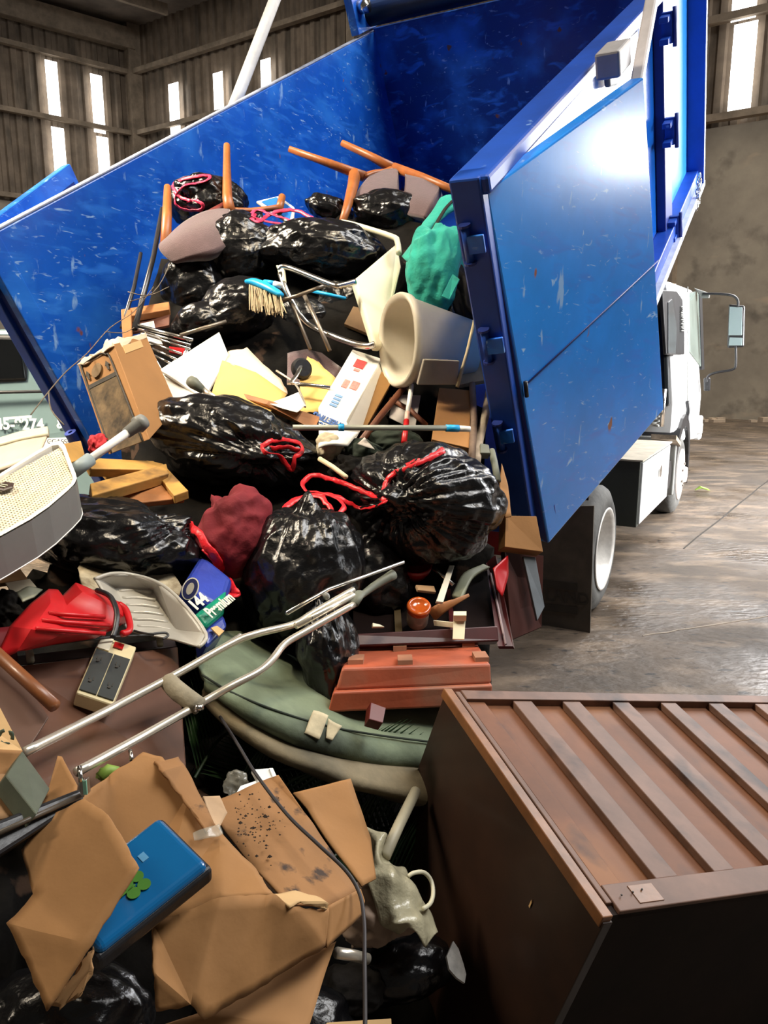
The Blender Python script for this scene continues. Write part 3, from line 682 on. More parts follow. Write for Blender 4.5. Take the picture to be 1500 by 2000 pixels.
def ribbon(o, pts, mat, w_=.009, flat=.35, name='drawstring', off=-.008, n=5):
    sf = surf_fn(o) if o is not None else None
    pp = []
    for p in pts: pp.append(sf(p[0], p[1], off+(p[2] if len(p) > 2 else 0)) if sf else Q(p[0], p[1], off+(p[2] if len(p) > 2 else 0)))
    pp = spline(pp, n); pp = [p+noise.noise_vector(p*45)*.0045 for p in pp]
    rr = [w_*(1+.35*noise.noise(p*60)) for p in pp]
    return MB().tube(pp, rr, 8, flat, up=-Fv).build(name, mat, o, smooth=True)
def pipe(name, label, cat, pts, r, mat, sm=0, n=12, group=None, parent=None):
    o = tubeobj(name, [Q(*p) for p in pts], r, mat, parent, n, sm)
    if parent is None: tag(o, label, cat, group)
    return o
def sheet(name, label, cat, pts, mat, th=.005, off=0, amp=.004, faces=None, seed=0, torn=0, cuts=5, group=None, parent=None):
    pp = [Q(p[0], p[1], off+(p[2] if len(p) > 2 else 0)) for p in pts]
    o = folded(name, pp, faces or [tuple(range(len(pts)))], mat, parent, th, amp, cuts, seed, torn)
    if parent is None: tag(o, label, cat, group)
    return o
def board(name, label, cat, pts, th, mat, off=0, bev=.002, group=None, parent=None):
    pp = [Q(p[0], p[1], off+(p[2] if len(p) > 2 else 0)) for p in pts]
    o = slab(name, pp, th, mat, parent, bevel=bev)
    if parent is None: tag(o, label, cat, group)
    return o
def deck(q, u, v_, off=-.003):   # point on a quad by fractions, slightly proud of it
    q = [V(p) for p in q]; n = awayn(q)
    return q[0].lerp(q[1], u).lerp(q[3].lerp(q[2], u), v_)+n*off
def patch(name, q, u0, u1, v0, v1, mat, parent, off=-.0035, th=.003, **k):
    pp = [deck(q, u0, v0, off), deck(q, u1, v0, off), deck(q, u1, v1, off), deck(q, u0, v1, off)]
    n = awayn(q); return MB().hexa(pp, [p+n*th for p in pp]).build(name, mat, parent, **k)

# rubbish heap under and behind everything
OUT = [(300,520),(345,420),(420,400),(520,420),(650,430),(780,430),(865,440),(905,560),(940,720),(960,900),(965,1080),(960,1200),(940,1400),(850,1430),(830,1560),(870,1800),(930,1980),(980,2250),(-170,2250),(-170,1190),(0,1150),(70,1090),(210,985),(240,900),(250,820),(235,740)]
def inside(x, y):
    c = False; n = len(OUT)
    for i in range(n):
        x1, y1 = OUT[i]; x2, y2 = OUT[(i+1) % n]
        if (y1 > y) != (y2 > y) and x < (x2-x1)*(y-y1)/(y2-y1)+x1: c = not c
    return c
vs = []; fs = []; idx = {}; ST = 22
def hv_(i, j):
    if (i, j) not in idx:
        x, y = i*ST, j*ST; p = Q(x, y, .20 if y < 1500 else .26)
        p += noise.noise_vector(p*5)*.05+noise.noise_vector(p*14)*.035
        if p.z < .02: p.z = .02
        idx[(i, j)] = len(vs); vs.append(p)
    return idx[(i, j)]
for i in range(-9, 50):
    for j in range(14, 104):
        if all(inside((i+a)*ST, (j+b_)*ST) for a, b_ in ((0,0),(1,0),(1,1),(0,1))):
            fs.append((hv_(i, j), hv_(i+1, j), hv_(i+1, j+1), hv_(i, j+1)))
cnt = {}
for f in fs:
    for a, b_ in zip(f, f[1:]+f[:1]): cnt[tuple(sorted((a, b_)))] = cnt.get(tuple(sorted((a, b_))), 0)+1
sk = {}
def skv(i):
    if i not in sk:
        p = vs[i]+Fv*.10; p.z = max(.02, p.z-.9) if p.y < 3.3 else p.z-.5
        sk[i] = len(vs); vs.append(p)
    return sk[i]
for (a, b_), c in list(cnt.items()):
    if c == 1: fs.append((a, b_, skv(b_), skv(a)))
tag(mk('rubbish_heap', vs, fs, HEAPM, smooth=True), 'near-black filler rubbish for the dark voids behind and beneath the bags and furniture', 'rubbish heap', kind='stuff')

# ------------------------------------------------------------------ inside the body, top of the pile
b = bag('black rubbish bag with pink drawstring wedged behind the left purple chair', 405, 400, 82, 55, -8, 1, off=.10, knot=(375, 375))
ribbon(b, [(372, 392), (352, 385), (340, 372), (338, 360), (352, 352), (385, 345), (408, 343), (405, 352), (382, 358), (360, 362), (345, 378), (342, 395), (356, 408), (382, 412), (396, 405), (390, 395), (365, 392)], PINKTIE, .009)
b = bag('black rubbish bag tied with pink drawstring at top centre of the load', 470, 490, 78, 74, 10, 2, off=-.06, knot=(505, 425), lev=6)
ribbon(b, [(498, 418), (492, 428), (505, 432), (522, 422), (548, 412), (580, 412), (612, 428), (610, 436), (590, 437), (560, 428), (535, 420), (515, 412), (500, 410), (492, 420), (510, 430), (545, 437), (560, 440)], PINKTIE, .010)
bag('glossy black rubbish bag under the tipped chairs, right of the pink tie', 625, 492, 122, 62, -2, 3, off=-.08, knot=(545, 425), lev=6)
bag('black rubbish bag lying right of the wooden chair leg near the top', 768, 425, 85, 48, -12, 4, off=.12)
bag('small black rubbish bag behind the broken sign at the back', 645, 412, 52, 26, -20, 5, off=.2)
bag('black rubbish bag with a silvery sheen left of the broom head', 462, 605, 78, 60, 15, 6, off=-.02, pleat=.05)
bag('dull black rubbish bag under the left purple seat', 385, 560, 70, 72, 0, 7, off=.08)
bag('black rubbish bag beside the wire rack', 395, 632, 60, 42, 10, 8, off=.02)
bag('black rubbish bag in the dark gap below the chrome chair frame', 585, 635, 80, 55, 0, 9, off=.22)
bag('black rubbish bag behind the cream chair seat', 670, 600, 70, 60, 0, 10, off=.25)
bag('black rubbish bag pressed against the right post of the body', 885, 610, 38, 70, 10, 11, off=.10)
tag(lump('rag', '', '', 905, 570, 30, 60, 25, 12, DCLOTH, off=.02, low=.3, crease=.12), 'black cloth hanging below the teal bag beside the post', 'cloth')

# left purple chair
def q3(*p): return Q(*p)
ch = thing('dining_chair', 'purple-seated wooden dining chair upside down at the left of the load', 'chair', Q(390, 470), 'purple upholstered dining chairs')
rows = [[Q(330, 478, -.02), Q(365, 445, -.05), Q(405, 424, -.06), Q(448, 418, -.05)],
        [Q(318, 492, -.06), Q(360, 470, -.13), Q(405, 452, -.14), Q(455, 440, -.08)],
        [Q(345, 515, -.04), Q(378, 506, -.08), Q(415, 500, -.08), Q(455, 480, -.05)]]
grid(rows, MAUVE, 'seat', ch, 5, .06)
tubeobj('leg', [Q(327, 365, .02), Q(326, 420, -.02), Q(323, 488, -.04)], [.017, .023, .026], WOOD, ch, 12, 0)
tubeobj('leg', [Q(443, 284, .03), Q(443, 330, 0), Q(444, 385, -.06), Q(449, 412, -.08)], [.017, .020, .024, .028], WOOD, ch, 12, 0)
tubeobj('leg', [Q(551, 384, .08), Q(545, 412, .06)], [.018, .02], WOOD, ch, 12, 0)
tubeobj('seat_rail', [Q(322, 482, -.02), Q(370, 440, .0), Q(440, 400, -.03)], .026, M('dark_red_wood', (.16, .025, .02), .45), ch, 10, 3, .6)
tubeobj('seat_rail', [Q(449, 410, -.07), Q(490, 412, -.02), Q(545, 405, .05)], .024, WOOD, ch, 10, 3, .6)
# right purple chair
ch = thing('dining_chair', 'wooden dining chair with legs pointing left, leaning against the front of the load', 'chair', Q(740, 380), 'purple upholstered dining chairs')
tubeobj('leg', [Q(565, 291, .05), Q(640, 318, .10), Q(712, 345, .12)], [.016, .021, .027], WOOD, ch, 12, 0)
tubeobj('leg', [Q(668, 279, .22), Q(725, 306, .25), Q(770, 330, .25)], [.017, .022, .028], WOOD, ch, 12, 0)
tubeobj('back_post', [Q(770, 328, .25), Q(825, 347, .15), Q(888, 372, .05)], [.027, .023, .018], WOOD, ch, 12, 0)
tubeobj('leg', [Q(693, 340, .12), Q(690, 360, .08), Q(678, 405, .02), Q(668, 436, .02)], [.032, .030, .022, .018], WOOD, ch, 12, 0)
tubeobj('seat_rail', [Q(708, 346, .12), Q(728, 338, .15), Q(752, 335, .20), Q(772, 326, .25)], .03, WOOD, ch, 10, 3, .5)
grid([[Q(722, 352, .16), Q(750, 342, .2), Q(778, 340, .25)], [Q(700, 385, .12), Q(742, 378, .10), Q(775, 372, .2)], [Q(692, 415, .14), Q(740, 412, .10), Q(772, 410, .2)]], MAUVE, 'seat', ch, 5, .06)
grid([[Q(795, 348, .2), Q(830, 358, .15), Q(862, 372, .12)], [Q(795, 385, .16), Q(825, 392, .10), Q(850, 400, .08)], [Q(788, 422, .2), Q(810, 425, .15), Q(835, 430, .12)]], MAUVE, 'backrest', ch, 5, .05)
# blue and white sign
sg = thing('sign', 'small blue and white plastic sign standing behind the pink-tied bag', 'sign', Q(530, 405, .05))
q = [Q(498, 392, .1), Q(545, 381, .1), Q(576, 404, .1), Q(572, 440, .1)]
board_ = slab('sign_board', q, .02, WHITE, sg, bevel=.01)
pb = M('sign_blue', (.02, .18, .62), .4)
patch('blue_face', q, .12, .80, .1, .9, pb, sg)
MB().lathe(deck(q, .3, .5, -.006), -awayn(q), [(0, .022), (.003, .022), (.003, 0)], 16).build('white_mark', WHITE, sg)

# chrome chair frame with cream seat
fc = thing('shower_chair', 'tubular chrome chair lying on its side with a cream plastic seat', 'chair', Q(650, 560, -.1))
q = [Q(693, 545, -.12), Q(775, 474, -.02), Q(762, 650, .02), Q(742, 680, -.02)]
q = [Q(692, 545, -.12), Q(777, 473, .05), Q(785, 520, .08), Q(766, 600, .03), Q(747, 678, -.05), Q(733, 676, -.08)]
n_ = awayn([q[0], q[1], q[3], q[4]])
mb = MB(); k = len(q); mb.add(q+[p+n_*.035 for p in q], [tuple(range(k)), tuple(range(2*k-1, k-1, -1))]+[(i, (i+1) % k, k+(i+1) % k, k+i) for i in range(k)])
mb.build('seat', CREAM, fc, bevel=.012, bseg=3)
tubeobj('frame_tube', [Q(545, 528, -.12), Q(552, 521, -.14), Q(575, 527, -.14), Q(648, 556, -.18), Q(665, 558, -.18), Q(694, 550, -.16)], .013, CHROME, fc, 10, 4)
tubeobj('frame_tube', [Q(668, 434, .0), Q(695, 440, -.04), Q(765, 462, -.08), Q(776, 472, -.08), Q(779, 495, -.05)], .013, CREAM, fc, 10, 4)
tubeobj('frame_tube', [Q(548, 535, -.12), Q(560, 570, -.08), Q(585, 615, 0), Q(612, 640, .05), Q(680, 668, .0), Q(716, 676, -.06), Q(732, 672, -.08)], .014, CHROME, fc, 10, 4)
tubeobj('leg', [Q(565, 575, -.06), Q(575, 605, -.04), Q(606, 682, 0)], .008, M('dull_tube', (.25, .21, .17), .4, .7), fc, 8, 0)
tubeobj('leg', [Q(592, 572, -.06), Q(620, 630, -.04), Q(644, 685, 0)], .009, MATS['dull_tube'], fc, 8, 0)
tubeobj('cross_brace', [Q(532, 592, -.06), Q(580, 578, -.10), Q(638, 556, -.12)], .008, MATS['dull_tube'], fc, 8, 0)
slab('end_bracket', [Q(538, 517, -.13), Q(553, 517, -.15), Q(556, 548, -.13), Q(548, 548, -.12)], .02, CREAM, fc, bevel=.005)

# broom
br = thing('broom', 'blue-headed broom with pale bristles left of the chrome chair', 'broom', Q(515, 575, -.1))
mb = MB(); pts = [Q(482, 550, -.14), Q(500, 552, -.16), Q(530, 565, -.18), Q(550, 577, -.18)]
mb.tube(spline(pts, 4), [.014+.012*math.sin(math.pi*i/12) for i in range(13)], 10, .7).build('broom_head', BLUPL, br, smooth=True)
bb_ = MB()
for i in range(90):
    t = rnd.random(); p = Q(487+t*62, 556+t*22, -.165+rnd.uniform(-.02, .02)); e = Q(492+t*62+rnd.uniform(-6, 8), 598+t*12+rnd.uniform(-5, 12), -.15+rnd.uniform(-.05, .05))
    m_ = p.lerp(e, .5)+noise.noise_vector(p*40)*.006
    bb_.tube([p, m_, e], .0022, 4)
tag_ = bb_.build('bristles', BRISTLE, br); tag_['kind'] = 'stuff'
tubeobj('handle', [Q(517, 551, -.17), Q(536, 554, -.2)], .011, BLUPL, br, 12)
tubeobj('handle_end', [Q(536, 554, -.2), Q(549, 558, -.2)], .012, WHITE, br, 12)
pipe('thin_pole', 'thin pole with a blue grip in the dark gap behind the chrome frame', 'pole', [(608, 568, .1), (640, 575, .1), (675, 583, .1)], .008, BLUPL)

# teal bag
tb_ = lump('cloth_bag', '', '', 850, 530, 62, 92, -6, 21, TEAL, off=-.10, low=.16, crease=.01, fold=.03, lev=6, knot=(858, 470), pleat=.22, np_=9, tuft=.1, rd=.13)
tag(tb_, 'teal cloth bag with black handles hanging over the load beside the right post', 'bag')
sf = surf_fn(tb_)
grid([[Q(862, 388, -.1), Q(876, 382, -.1), Q(892, 384, -.08)], [Q(835, 425, -.12), Q(850, 425, -.13), Q(893, 405, -.08)], [Q(808, 470, -.13), Q(822, 475, -.15), Q(850, 440, -.02)], [Q(785, 500, -.10), Q(800, 510, -.15), Q(822, 500, -.08)]], TEAL, 'shoulder_strap', tb_, 4, .006, .008, 12)
tubeobj('handle', [Q(884, 392, -.10), Q(868, 410, -.12), Q(845, 450, -.14), Q(828, 485, -.16), Q(812, 500, -.16)], .011, DCLOTH, tb_, 8, 4, .4)
slab('strap_end', [Q(884, 535, -.17), Q(898, 545, -.15), Q(878, 585, -.15), Q(862, 578, -.17)], .008, TEAL, tb_, bevel=.002)

# white bin on its side
wb_ = thing('waste_bin', 'off-white plastic waste bin on its side under the teal bag', 'bin', Q(840, 680, -.1))
C0 = P(780, 665, 2.98); C1 = P(935, 672, 3.12); axb = (C1-C0).normalized()
axb = (axb + Fv*.10).normalized()
uz = (Uv - axb*Uv.dot(axb)).normalized(); ux = axb.cross(uz)
def ring(c, ry, rx_, n=40, sqp=1.0, rot=0):
    out = []
    for k in range(n):
        a = 2*math.pi*k/n; ca, sa = math.cos(a), math.sin(a)
        ca = math.copysign(abs(ca)**sqp, ca); sa = math.copysign(abs(sa)**sqp, sa)
        out.append(c+uz*ca*ry+ux*sa*rx_)
    return out
tilt = -uz*.0
def bowl(ss):
    mb = MB()
    for i, (h, ry, rx_, s_) in enumerate(ss): mb.v += ring(C0+axb*h+uz*h*-.05, ry, rx_, 40, s_)
    for i in range(len(ss)-1):
        for k in range(40): mb.f.append((i*40+k, i*40+(k+1) % 40, (i+1)*40+(k+1) % 40, (i+1)*40+k))
    mb.f.append(tuple((len(ss)-1)*40+k for k in range(40)))
    return mb
bowl([(.30, .03, .03, .6), (.29, .085, .08, .6), (.0, .150, .125, .8), (-.015, .172, .14, .9), (-.005, .182, .15, .9), (.02, .180, .148, .9), (.03, .165, .135, .8), (.31, .108, .10, .55), (.315, .02, .02, .6)]).build('bin_body', OFFW, wb_, smooth=True)
q = [P(828, 702, 2.83), P(898, 705, 2.86), P(893, 752, 2.9), P(815, 752, 2.86)]
slab('moulded_panel', q, .02, M('grey_beige_plastic', (.36, .32, .26), .5), wb_, bevel=.004)

# carton printed SHEETING
ct = thing('carton', 'long white carton with blue lettering and red marks, wrapped in film', 'box', Q(680, 760))
q = [Q(688, 682, .05), Q(748, 701, .05), Q(677, 820, -.10), Q(621, 796, -.10)]
dwn = (Q(622, 845, -.06)-Q(621, 796, -.10))
MB().hexa(q, [p+dwn*1.3 for p in q]).build('carton_body', M('white_carton', (.84, .82, .76), .6, 0, .05, 5), ct, bevel=.003)
patch('red_mark', q, .30, .62, .14, .27, M('faded_red', (.62, .06, .06), .6, 0, .3, 60), ct)
patch('red_mark', q, .38, .56, .29, .33, M('faded_pink', (.72, .25, .22), .6, 0, .3, 60), ct)
patch('pink_mark', q, .30, .48, .50, .62, MATS['faded_pink'], ct); patch('pink_mark', q, .55, .78, .48, .60, MATS['faded_pink'], ct)
bluei = M('pale_blue_ink', (.20, .36, .62), .6)
for i, v0 in enumerate((.74, .79, .84, .885)): patch('barcode', q, .28, .52, v0, v0+.03, bluei, ct)
xd = (q[2]-q[3]).normalized(); dn_ = dwn.normalized()
fr = [q[3], q[2], q[2]+dwn, q[3]+dwn]; nf = awayn(fr)
text('lettering', 'SHEETING', deck(fr, .93, .24), -xd, .034, M('blue_ink', (.04, .12, .38), .6), ct, yd=dn_, bold=.0012, sx=.85)
text('lettering', 'PLASTIC', deck(fr, .90, .56), -xd, .034, MATS['blue_ink'], ct, yd=dn_, bold=.0012, sx=.85)
text('lettering', '12 x 100', deck(q, .66, .98), (q[0]-q[3]), .028, bluei, ct, yd=(q[0]-q[1]), sx=.9) if False else None
slab('film_wrap', [Q(744, 703, .04), Q(750, 712, .06), Q(684, 838, -.06), Q(678, 822, -.105)], .004, FILM, ct)

# left of centre: carton with print, foam board, cardboard, rack
cb_ = thing('carton', 'large brown carton with black printed appliance picture at the left of the pile', 'box', Q(250, 780, -.2))
A_, B_, C_, D_ = P(152, 712, 2.72), P(222, 672, 2.62), P(292, 858, 2.42), P(212, 888, 2.50)
E_, F_ = P(285, 654, 2.90), P(347, 795, 2.72)
G_ = E_-B_
MB().add([A_, B_, C_, D_, A_+G_, E_, F_, D_+G_], [(0, 1, 2, 3), (1, 5, 6, 2), (4, 7, 6, 5), (0, 3, 7, 4), (3, 2, 6, 7)]).build('carton_body', CARD, cb_, bevel=.003, solid=.006)
q = [A_, B_, C_, D_]
pr = INKB
dz = M('dark_brown_print', (.10, .065, .03), .8, 0, .7, 22)
patch('printed_picture', q, .10, .84, .30, 1.0, dz, cb_)
for pts in ([(.10, 1.0), (.08, .10), (.16, .045), (.62, .03), (.76, .07), (.83, .16), (.86, 1.0)],):
    tubeobj('printed_border', [deck(q, u, v_, -.004) for u, v_ in pts], .0035, INK, cb_, 6, 4)
patch('print_band', q, .10, .84, .275, .315, INK, cb_, off=-.005)
MB().lathe(deck(q, .42, .17, -.003), -awayn(q), [(0, .026), (.003, .026), (.003, 0)], 20).build('printed_badge', INKB, cb_)
for u_ in (.17, .70):
    c = deck(q, u_, .17, -.004); ux_ = (q[1]-q[0]).normalized(); uy_ = (q[0]-q[3]).normalized()
    pp = [c-ux_*.012-uy_*.0, c+uy_*.022, c+ux_*.012, c+ux_*.005, c+ux_*.005-uy_*.022, c-ux_*.005-uy_*.022, c-ux_*.005]
    mk('printed_arrow', pp, [tuple(range(7))], INK, cb_, solid=.002)
sheetp = [A_, A_.lerp(B_, .5)+UP*.02, B_, B_+G_*.5+UP*.015, E_, E_-UP*.02, B_+G_*.4-UP*.01, B_-UP*.01]
folded('torn_flap', [P(152, 712, 2.71), P(165, 698, 2.72), P(188, 688, 2.68), P(214, 664, 2.66), P(222, 676, 2.61), P(170, 712, 2.68)], [(0, 1, 2, 3, 4, 5)], CARDP, cb_, .004, .004, 4, 3, .01)
folded('torn_flap', [P(214, 668, 2.66), P(232, 662, 2.7), P(262, 656, 2.8), P(285, 650, 2.9), P(286, 662, 2.88), P(224, 684, 2.62)], [(0, 1, 2, 3, 4, 5)], CARDP, cb_, .004, .004, 4, 4, .01)
patch('wear_patch', [B_, E_, F_, C_], .2, .75, .05, .14, CARDL, cb_)
board('foam_board', 'white foam board sheet lying between the brown carton and yellow cardboard', 'board', [(312, 722, -.03), (428, 648, .0), (446, 692, -.04), (398, 778, -.12)], .012, PAPER)
board('foam_board', 'lower left corner piece of white board beside the brown carton', 'board', [(300, 730, .02), (345, 700, .02), (400, 772, -.09), (340, 782, -.10)], .01, PAPER)
sheet('cardboard_flap', 'yellow folded cardboard in the middle of the pile', 'cardboard', [(434, 704, -.05), (500, 730, -.10), (560, 770, -.06), (520, 812, -.12), (470, 800, -.12), (414, 770, -.12)], CARDY, seed=1)
sheet('cardboard_flap', 'pinkish torn cardboard rising above the yellow sheet', 'cardboard', [(434, 704, -.05), (445, 688, .0), (482, 680, .02), (548, 742, 0), (562, 768, -.06), (500, 730, -.11)], CARDP, seed=2, torn=.006)
sheet('cardboard_flap', 'torn yellow cardboard behind the metal rod left of the white carton', 'cardboard', [(600, 700, .06), (622, 708, .06), (655, 740, .04), (640, 800, 0), (585, 808, 0), (586, 745, .02)], CARDY, seed=3, torn=.006)
sheet('cardboard_flap', 'dark mauve board standing behind the caster', 'cardboard', [(562, 692, .14), (600, 685, .14), (628, 690, .14), (668, 720, .14), (640, 760, .1), (560, 750, .1)], MAUVE, seed=4)
sheet('paper_sheet', 'white paper triangle in front of the yellow cardboard', 'paper', [(525, 788, -.14), (583, 766, -.14), (596, 790, -.14), (580, 806, -.15)], PAPER, th=.002, seed=5)
board('board_strip', 'reddish board strip under the yellow cardboard', 'board', [(430, 765, -.08), (520, 790, -.14), (620, 822, -.08), (612, 840, -.06)], .02, WOODO)
board('board_strip', 'rust-brown board edge between the brown carton and black bag', 'board', [(335, 785, -.06), (405, 766, -.08), (440, 790, -.06), (350, 805, -.04)], .02, WOODO)
cs = thing('caster', 'dark caster wheel with metal bracket in the middle of the pile', 'caster', Q(586, 720, -.06))
MB().lathe(Q(586, 722, -.02), (Rv*.5-Fv*.85+Uv*.1), [(0, .0), (0, .034), (.006, .042), (.022, .042), (.028, .034), (.028, 0)], 28).build('caster_wheel', BLACKP, cs, smooth=False)
tubeobj('bracket', [Q(588, 716, -.08), Q(578, 735, -.09), Q(566, 750, -.08)], .010, CHROME, cs, 8, 3, .5)
pipe('metal_rod', 'bright metal rod running right to the white carton', 'rod', [(562, 748, -.08), (600, 752, -.08), (645, 757, -.08)], .008, CHROME)
pipe('metal_rod', 'thin bent white rod crossing the torn cardboard', 'rod', [(540, 724, -.05), (575, 748, -.08), (592, 780, -.12), (596, 795, -.13)], .004, ALU, 3)
# cane tip by the foam board
cn = thing('walking_stick', 'walking stick end with grey rubber tip over the white board', 'cane', Q(395, 762, -.2))
tubeobj('shaft', [Q(390, 756, -.22), Q(425, 782, -.20)], .011, ALU, cn, 10)
tubeobj('rubber_tip', [Q(372, 744, -.24), Q(378, 748, -.24), Q(396, 762, -.22)], [.020, .022, .014], GREYW, cn, 14)
# dish rack
rk = thing('wire_rack', 'chrome wire dish rack with scraps inside behind the brown carton', 'rack', Q(320, 650))
for i, (a_, b2) in enumerate((((268, 636), (377, 665)), ((272, 645), (372, 674)), ((288, 655), (372, 682)), ((292, 668), (355, 691)), ((298, 681), (345, 702)), ((302, 694), (338, 712)))):
    tubeobj('wire', [Q(*a_, -.02), Q(*b2, -.02)], .0085 if i == 0 else .0045, CHROME, rk, 8)
for (a_, b2) in (((377, 664), (352, 712)), ((370, 662), (355, 706)), ((275, 650), (318, 728))): tubeobj('wire', [Q(*a_, .0), Q(*b2, .02)], .005, CHROME, rk, 8)
board('plastic_scrap', 'white plastic scrap with round hole behind the wire rack', 'scrap', [(266, 634, .06), (300, 626, .06), (303, 640, .06), (268, 648, .06)], .006, WHITE)
board('plastic_scrap', 'red plastic scrap seen through the wire rack', 'scrap', [(330, 676, .05), (362, 680, .05), (358, 692, .05), (330, 686, .05)], .01, REDPL)
board('paper_scrap', 'crumpled white paper scrap inside the wire rack', 'paper', [(282, 648, .03), (310, 655, .03), (318, 672, .03), (290, 672, .03)], .004, PAPER)
wf = thing('timber_tray', 'orange-brown wooden drawer against the left wall of the body', 'tray', Q(280, 620))
slab('frame_rail', [Q(236, 604, .02), Q(330, 589, .05), Q(331, 604, .04), Q(238, 620, .0)], .03, WOODO, wf, bevel=.003)
slab('frame_rail', [Q(236, 606, .0), Q(256, 604, .0), Q(258, 655, -.03), Q(240, 675, -.04)], .03, WOODO, wf, bevel=.003)
slab('frame_panel', [Q(256, 618, .08), Q(332, 604, .08), Q(330, 635, .08), Q(256, 650, .05)], .01, M('dark_red_board', (.11, .035, .02), .6), wf)
pipe('metal_rod', 'long dark metal rod leaning on the left wall of the body', 'rod', [(317, 408, .15), (300, 500, .05), (263, 642, -.02)], .012, M('dark_steel', (.06, .06, .065), .35, .6), 0)
pipe('metal_rod', 'second dark rod, shorter, left of the long one', 'rod', [(275, 495, .1), (262, 560, .05), (238, 640, 0)], .009, MATS['dark_steel'], 0)
pipe('metal_rod', 'dull flat rod crossing above the wire rack', 'rod', [(352, 655, -.04), (400, 640, -.05), (442, 628, -.05)], .008, MATS['dull_tube'])
for i, pts in enumerate(([(300, 560, -.05), (262, 608, -.08), (215, 640, -.15), (170, 690, -.4), (130, 725, -.5), (95, 765, -.5), (60, 810, -.5)], [(205, 648, -.15), (240, 650, -.1), (262, 640, -.1)], [(95, 765, -.5), (100, 800, -.5), (125, 830, -.5)], [(345, 470, 0), (330, 520, -.05), (300, 570, -.08), (250, 590, -.1)], [(330, 560, -.05), (290, 577, -.06), (250, 570, -.06)])):
    pipe('dry_twig', ('long dry twig arching over the left edge of the body', 'short dry twig forking by the wooden frame', 'dangling twig in front of the grey-green van', 'thin twig hanging beside the long dark rod', 'small twig above the wooden frame')[i], 'twig', pts, .0020, TWIG, 4, 5, group='dry twigs at the left')
# right of centre
board('brown_box', 'orange-brown taped cardboard box below the white bin', 'box', [(858, 757, .0), (920, 762, .0), (917, 875, -.08), (843, 858, -.08)], .2, CARD)
board('wooden_board', 'weathered plywood board behind the white bin at the right post', 'board', [(905, 640, .08), (940, 630, .08), (948, 742, .02), (893, 752, .0)], .02, M('dirty_plywood', (.30, .22, .12), .8, 0, .3, 6))
pipe('wooden_stick', 'thin pale stick leaning over the white bin', 'stick', [(928, 622, -.12), (912, 690, -.2), (893, 755, -.14)], .007, M('pale_stick', (.50, .42, .25), .6))
board('wooden_board', 'small brown board behind the cream chair seat', 'board', [(690, 598, .12), (722, 605, .12), (740, 660, .1), (672, 632, .12)], .02, M('brown_board', (.22, .13, .06), .7))
pipe('split_branch', 'flat grey-pink plank strip standing by the right post', 'plank', [(922, 750, -.02), (926, 820, -.05), (921, 905, -.10)], .013, M('weathered_wood', (.22, .15, .11), .8, 0, .3, 12))
pipe('split_branch', 'bleached curved branch leaning on the right post', 'branch', [(958, 755, .0), (948, 810, -.03), (936, 860, -.05), (930, 905, -.08)], .016, M('bleached_wood', (.42, .34, .26), .8, 0, .3, 12), 3)
pl = thing('long_pole', 'grey telescopic pole with blue collars lying across the pile', 'pole', Q(740, 836, -.2))
tubeobj('pole_tube', [Q(572, 835, -.26), Q(880, 836, -.22)], .0095, M('grey_tube', (.34, .35, .30), .4, .2), pl, 12)
tubeobj('collar', [Q(661, 835, -.25), Q(672, 835, -.25)], .0125, BLUPL, pl, 12)
tubeobj('collar', [Q(871, 836, -.22), Q(896, 837, -.22)], .0125, BLUPL, pl, 12)
tubeobj('end_cap', [Q(896, 837, -.22), Q(918, 838, -.22)], [.011, .010], WHITE, pl, 12)
tubeobj('dark_end', [Q(566, 834, -.26), Q(602, 838, -.27)], .016, DGREY, pl, 12) if False else None
sp_ = thing('striped_stick', 'white walking stick with red lower end standing upright behind the grey pole', 'stick', Q(798, 800, -.05))
tubeobj('white_shaft', [Q(804, 752, -.02), Q(796, 806, -.05)], .009, WHITE, sp_, 10)
tubeobj('pink_band', [Q(796, 806, -.05), Q(794, 822, -.06)], .0095, M('pink_band', (.75, .45, .38), .5), sp_, 10)
tubeobj('red_end', [Q(794, 822, -.06), Q(789, 864, -.08)], .0105, REDPL, sp_, 10)
pipe('chair_leg', 'slender brown wooden chair leg slanting behind the grey pole', 'chair leg', [(788, 758, .03), (745, 810, -.02), (692, 880, -.06)], .013, M('brown_leg', (.14, .045, .02), .5))
pipe('chair_leg', 'brown wooden rung crossing behind the white stick', 'chair leg', [(762, 780, .08), (800, 800, .06), (832, 830, .04)], .010, MATS['brown_leg'])
board('wooden_board', 'golden brown board edge right of the white carton', 'board', [(745, 725, .04), (768, 740, .04), (715, 835, -.02), (695, 835, -.02)], .02, M('golden_board', (.26, .13, .035), .55))
board('paper_sheet', 'grey-white paper sheet behind the upright stick', 'paper', [(768, 770, .1), (822, 772, .1), (810, 840, .06), (760, 815, .06)], .003, M('dull_paper', (.42, .39, .37), .8))
sheet('paper_bag', 'crumpled white paper bag with dark writing under the white carton', 'paper', [(624, 836, -.08), (660, 842, -.14), (700, 850, -.12), (680, 868, -.12), (650, 872, -.12), (624, 880, -.1)], PAPER, seed=8, amp=.01)
tag(lump('cushion', '', '', 642, 872, 26, 26, 30, 31, M('cream_cloth', (.50, .43, .30), .9, 0, .15, 8, .2, 40), off=-.10, low=.2, crease=.1), 'cream cloth lump between the two middle black bags', 'cushion')
tag(lump('rag', '', '', 712, 885, 38, 26, -15, 32, M('dark_green_cloth', (.018, .028, .018), .9, 0, .3, 8, .2, 40), off=-.08, low=.2, crease=.1), 'dark green cloth behind the large right bag', 'cloth')
tag(lump('rag', '', '', 760, 868, 60, 32, 5, 33, MATS['dark_green_cloth'], off=-.02, low=.2, crease=.1), 'mossy green cloth under the grey pole', 'cloth')
